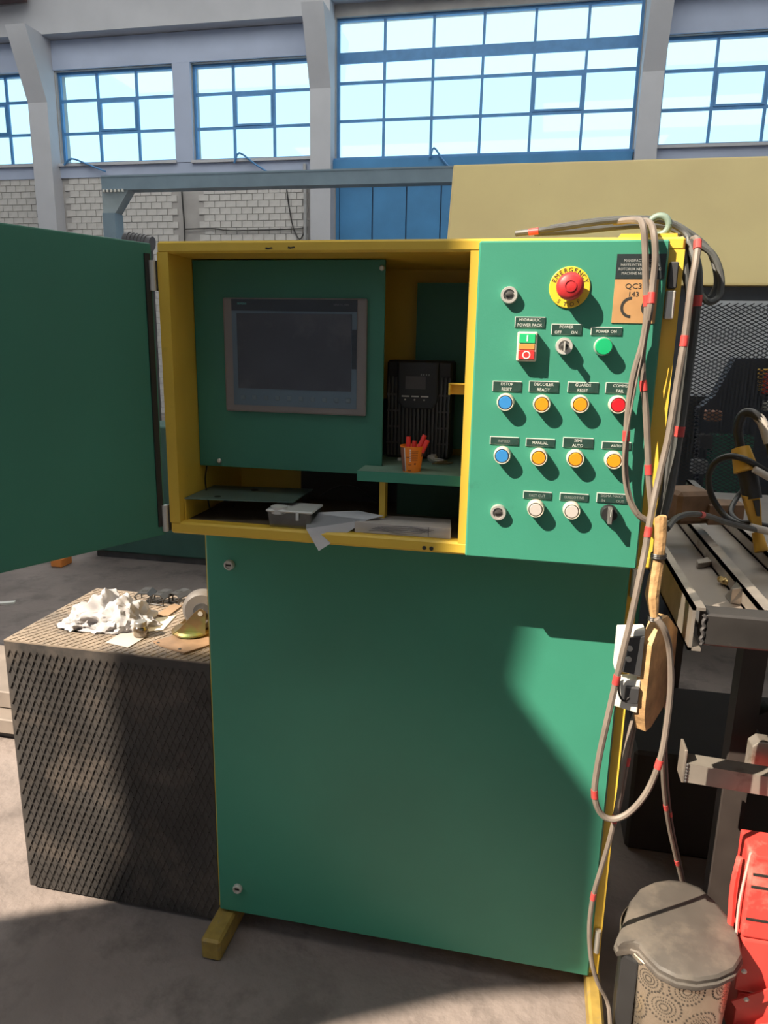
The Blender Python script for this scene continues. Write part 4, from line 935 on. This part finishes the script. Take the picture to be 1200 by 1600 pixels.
# rear hinge column
p = at(972, 1480, Z=LZ-.03); q = B(); prism(q, [(p.x-.004, p.y-.02, 0), (p.x+.030, p.y-.035, 0), (p.x+.034, p.y+.05, 0), (p.x+.002, p.y+.05, 0)], (0, 0, LZ-.03), .004); part(can, 'hinge_column', q, BLACKP)
q = B()
def onc(an, z, rr=.0006):
    r = .1065+(.117-.1065)*((z-.016)/(LZ-.038))+rr
    return Vector((TC.x+r*math.sin(an), TC.y-r*math.cos(an), z))
for (ca_, cz_, R_, full) in ((-18, .20, .034, 1), (22, .165, .036, 1), (62, .20, .034, 1), (2, .255, .034, 0), (-52, .165, .034, 1), (-36, .25, .028, 0), (44, .255, .030, 0), (-2, .10, .036, 1), (42, .085, .034, 1), (-40, .085, .034, 1), (20, .035, .03, 0), (-20, .03, .03, 0), (85, .13, .034, 1), (-80, .2, .03, 1), (-80, .1, .03, 1)):
    ca_ = math.radians(ca_)
    for (rr_, dots, sz) in ((R_, 26, .0019), (R_*.68, 26, .0012), (R_*.45, 22, .0012), (R_*.24, 14, .0012)):
        for k in range(dots):
            t0 = 2*PI*k/dots; z = cz_+rr_*math.sin(t0); an = ca_+rr_*math.cos(t0)/.112
            if .02 < z < LZ-.026:
                h_ = sz/.112
                face(q, [q.verts.new(onc(an+i*h_, z+j*sz)) for i, j in ((-1, -1), (1, -1), (1, 1), (-1, 1))])
part(can, 'ring_print', q, M('print_dark', (.05, .042, .035), .5), kind='stuff')

# ------------------------------------------------------------------ steel frame stand on the right
fr = thing('steel_frame_stand', 'welded bare steel channel frame on dark legs beside the cabinet', 'steel frame', (1.45, .7, 0))
FY = -.03
c1 = at(1092, 958, Y=FY); c2 = at(1085, 1010, Y=FY); zt, zb = c1.z, c1.z-.062
fx0 = c1.x
q = B(); box(q, fx0+.012, 2.3, FY, FY+.05, zb, zt, .004); part(fr, 'front_tube', q, M('tube_black', (.045, .041, .039), .4, metal=.4, var=.25, scale=10, dirt=(.16, .12, .09), dscale=20, dth=.6))
# left channel running back
ZBED = zt-.038
def rail(x0, y0, y1, z0_, z1_, fl, nm):
    q = B(); box(q, x0, x0+.006, y0, y1, z0_, z1_)
    box(q, x0, x0+fl, y0, y1, z1_-.006, z1_); box(q, x0, x0+fl, y0, y1, z0_, z0_+.006)
    part(fr, nm, q, STEEL)
rail(fx0-.012, FY-.004, 1.35, zb-.01, zt+.012, .022, 'side_channel')
rail(at(1184, 947, Z=zt).x, FY+.05, 1.4, ZBED+.002, zt, .028, 'middle_channel')
rail(at(1184, 947, Z=zt).x+.125, FY+.05, 1.4, ZBED+.002, zt, .028, 'inner_channel')
q = B(); box(q, fx0+.012, 2.25, FY+.05, 1.38, ZBED-.002, ZBED+.002); part(fr, 'bed_sheet', q, M('bed_steel', (.36, .31, .27), .45, metal=.6, var=.15, scale=6))
q = B(); p = at(1100, 983, Y=FY-.002); 
tube(q, [(fx0+.010+.002*math.sin(k*2.3), FY-.001, zb+.002+k*.0058) for k in range(11)], .0035, 6, 3)
part(fr, 'weld_bead', q, DSTEEL)
LEG = M('leg_brown', (.035, .027, .024), .6, var=.25)
lx = at(1146, 1100, Y=.42).x
for x, y in ((lx, .40), (lx, 1.25), (2.1, .40), (2.1, 1.25)):
    q = B(); box(q, x, x+.055, y, y+.055, 0, zb-.012); part(fr, 'leg', q, LEG)
q = B(); bar(q, (lx+.06, .43, .66), (lx+.30, .43, .32), .05, .05); part(fr, 'diagonal_brace', q, LEG)
# angle bracket, fitting, bent plate on the frame
p = at(1158, 944, Z=ZBED+.003)
q = B(); prism(q, [p+Vector((-.02, 0, 0)), p+Vector((.016, -.008, 0)), p+Vector((.016, -.008, .034)), p+Vector((-.002, 0, .034)), p+Vector((-.02, 0, .03))], (0, .004, 0)); prism(q, [p+Vector((-.02, 0, 0)), p+Vector((-.02, .045, 0)), p+Vector((-.002, .045, .034)), p+Vector((-.002, 0, .034))], (.004, 0, 0))
single('angle_bracket', 'small upright steel angle bracket in the corner of the steel frame', 'bracket', q, STEEL)
p = at(1133, 908, Z=ZBED+.012); ft = thing('brass_fitting', 'small brass hose fitting lying on the steel bed sheet', 'fitting', (p.x, p.y, ZBED+.003))
BRS = M('brass', (.55, .40, .18), .35, metal=.9, var=.2, scale=30); d = Vector((.45, -.85, 0)).normalized()
q = B(); lathe(q, [(.0065, -.018), (.0075, -.016), (.0065, -.012), (.0085, -.009), (.0085, .0)], p, d, 6); part(ft, 'hex_body', q, BRS)
q = B(); lathe(q, [(.0075, 0), (.0080, .004), (.0068, .006), (.0080, .010), (.0070, .016), (.0045, .016), (.0045, .006)], p, d, 18); part(ft, 'barb', q, BRS, True)
q = B(); A_ = [at(u, v, Z=ZBED+.004) for u, v in ((1088, 882), (1112, 876), (1118, 858), (1122, 862), (1116, 884), (1090, 888))]; prism(q, A_, (0, 0, .012), .001); single('bent_plate', 'bent angled steel strip lying on the bed sheet behind the brass fitting', 'steel strip', q, STEEL)
p = at(1070, 788, Z=zt+.07); q = B(); obox(q, p, (.10, .10, .085), Matrix.Rotation(.4, 3, 'Z'), .01); prism(q, [p+Vector((.05, -.05, -.04)), p+Vector((.14, -.02, -.04)), p+Vector((.14, .05, -.04)), p+Vector((.05, .05, -.04))], (0, 0, .05)); single('rusty_casting', 'rough brown casting on the far end of the steel frame', 'casting', q, M('rust_brown', (.16, .09, .05), .7, var=.3, scale=20))
# hoses on the frame
wire('air_hose', 'black hose arching over the steel frame in front of the mesh', [(1240, 760, .42), (1195, 735, .42), (1165, 718, .42), (1140, 713, .43), (1118, 722, .45), (1107, 745, .47), (1112, 775, .48), (1130, 803, .46), (1152, 818, .42), (1178, 826, .40), (1230, 836, .38)], .0075, HOSE, 10, 'hose', 'hoses on the steel frame')
wire('air_hose', 'thin black hose dipping behind the hose arch', [(1165, 760, .56), (1150, 780, .55), (1142, 800, .50), (1155, 815, .46), (1180, 818, .44), (1230, 828, .42)], .0065, HOSE, 10, 'hose', 'hoses on the steel frame')
for pts, lab in (([(1178, 733, .40), (1200, 745, .40), (1240, 768, .40)], 'pale grey hose joined to the top of the black hose arch'), ([(1172, 823, .385), (1200, 830, .385), (1240, 840, .385)], 'pale grey hose joined to the lower end of the black hose arch')):
    wire('air_hose', lab, pts, .0085, M('hose_pale', (.42, .38, .34), .5), 10, 'hose', 'hoses on the steel frame')
# torch
to = thing('welding_torch', 'black and amber handheld torch resting on the steel frame', 'torch', at(1185, 880, Y=.40))
AMB = M('torch_amber', (.55, .30, .03), .45, var=.15)
def seg_(u0, v0, u1, v1, r0, r1, mt_, nm, seg=16):
    a_, c_ = at(u0, v0, Y=.46), at(u1, v1, Y=.44); q = B(); cyl(q, a_, c_, r0, r1, seg); return part(to, nm, q, mt_, True)
seg_(1157, 700, 1166, 736, .020, .027, AMB, 'collar', 10)
seg_(1167, 735, 1176, 780, .022, .021, BLACKP, 'grip')
q = B(); G_ = [(1162, 776), (1172, 808), (1178, 830), (1192, 832), (1190, 800), (1188, 776)]
prism(q, [at(u, v, Y=.425) for u, v in G_], (0, .03, 0), .003); part(to, 'amber_housing', q, AMB)
q = B(); prism(q, [at(u, v, Y=.424) for u, v in ((1176, 782), (1182, 806), (1187, 806), (1186, 780))], (0, -.006, 0), .001); part(to, 'trigger', q, BLACKP)
seg_(1183, 832, 1190, 862, .012, .016, AMB, 'nozzle')
q = B(); tube(q, [at(u, v, Y=y) for u, v, y in ((1157, 702, .46), (1153, 670, .46), (1160, 648, .46), (1176, 646, .45), (1192, 662, .44), (1205, 700, .43), (1215, 760, .42))], .0105, 10, 6); part(to, 'torch_cable', q, HOSE, True)
q = B(); tube(q, [at(u, v, Y=y) for u, v, y in ((1184, 651, .447), (1192, 662, .44), (1202, 692, .432))], .0112, 10, 5); part(to, 'pale_sleeve', q, MATS['hose_pale'], True)

# orange stand, square tube with end plate, block behind
os_ = thing('orange_floor_stand', 'rusty orange angle iron stand under the steel frame', 'stand', (1.5, 1.0, 0))
A, C = at(1040, 1130, Y=1.5), at(1158, 1148, Y=1.5); zz_ = A.z
q = B(); box(q, A.x-.25, C.x+.02, 1.48, 1.54, zz_-.03, zz_+.02); part(os_, 'top_rail', q, ORANGE)
q = B(); box(q, A.x-.25, C.x+.03, 1.475, 1.66, zz_+.021, zz_+.028); part(os_, 'top_sheet', q, DSTEEL)
for x in (C.x-.03, A.x-.25):
    q = B(); box(q, x, x+.05, 1.48, 1.53, 0, zz_-.03); part(os_, 'leg', q, ORANGE)
tu = thing('square_tube', 'bare square steel tube with a welded end plate pointing at the bin', 'steel tube', (1.4, .45, 0))
A, C = at(1070, 1205, Y=.18), at(1205, 1232, Y=.18)
q = B(); bar(q, (A.x, .20, A.z-.002), (A.x+.62, .205, A.z-.035), .045, .046); part(tu, 'tube_body', q, M('tube_zinc', (.42, .38, .33), .4, metal=.6, var=.2, scale=8, dirt=(.25, .2, .16), dscale=8, dth=.55))
q = B(); obox(q, (A.x-.003, .20, A.z+.014), (.006, .050, .080), None, .001); part(tu, 'end_plate', q, STEEL)
q = B()
for k in range(6): bmesh.ops.create_icosphere(q, subdivisions=1, radius=.0045, matrix=Matrix.Translation(Vector((A.x+.003, .177, A.z-.022+k*.008))))
part(tu, 'weld_bead', q, DSTEEL)
q = B(); box(q, A.x+.50, A.x+.55, .18, .23, 0, A.z-.052); part(tu, 'support_post', q, LEG)
p = at(1196, 1182, Y=.28); q = B(); prism(q, [p+Vector((-.03, 0, -.05)), p+Vector((-.03, 0, .02)), p+Vector((-.015, 0, .035)), p+Vector((.2, 0, .03)), p+Vector((.2, 0, -.05))], (0, .04, 0), .003); part(tu, 'clamp_jaw', q, STEEL)
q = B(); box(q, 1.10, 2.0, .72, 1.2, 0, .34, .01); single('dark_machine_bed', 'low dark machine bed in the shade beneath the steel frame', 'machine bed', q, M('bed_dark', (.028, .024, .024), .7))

# ------------------------------------------------------------------ red cantilever toolbox
tbx = thing('red_toolbox', 'red metal cantilever toolbox standing right of the pedal bin', 'toolbox', (1.45, .15, 0))
x0, y0, y1 = 1.243, .08, .17
zt_ = .50
LAY = [(.30, zt_, 0.0), (.16, .295, .004), (.02, .155, .012)]
for k, (za, zb_, ins) in enumerate(LAY):
    q = B(); prism(q, [(x0+ins, y0, za), (x0+.5, y0, za), (x0+.5, y0, zb_), (x0+ins-(.0 if k else .004), y0, zb_)], (0, y1-y0, 0), .005); part(tbx, 'tray', q, RED)
for z in (.455, .425, .345):
    q = B(); box(q, x0+.004, x0+.49, y0-.002, y0+.001, z, z+.005); part(tbx, 'tray_seam', q, INKB)
for z0_, z1_ in ((.12, .20), (.04, .10)):
    q = B(); bar(q, (x0+.004, y0-.012, z0_+.012), (x0+.10, y0-.012, z1_), .004, .026, (0, 0, 1)); part(tbx, 'linkage_arm', q, RED)
for x_, z_ in ((x0+.025, .155), (x0+.012, .225), (x0+.03, .075)):
    q = B(); lathe(q, [(.006, 0), (.006, .002), (.003, .005), (0, .005)], (x_, y0-.012, z_), (0, -1, 0), 12); part(tbx, 'rivet', q, CHROME, True)
q = B(); tube(q, [(x0-.014, y0+.03, .30), (x0-.020, y0+.03, .40), (x0-.016, y0+.03, .47)], .007, 8, 4); part(tbx, 'side_handle', q, RED)
q = B(); tube(q, [(x0-.006, y0+.01, .28), (x0-.010, y0+.01, .38), (x0-.003, y0+.01, .50)], .003, 6, 4); part(tbx, 'side_rod', q, CHROME)
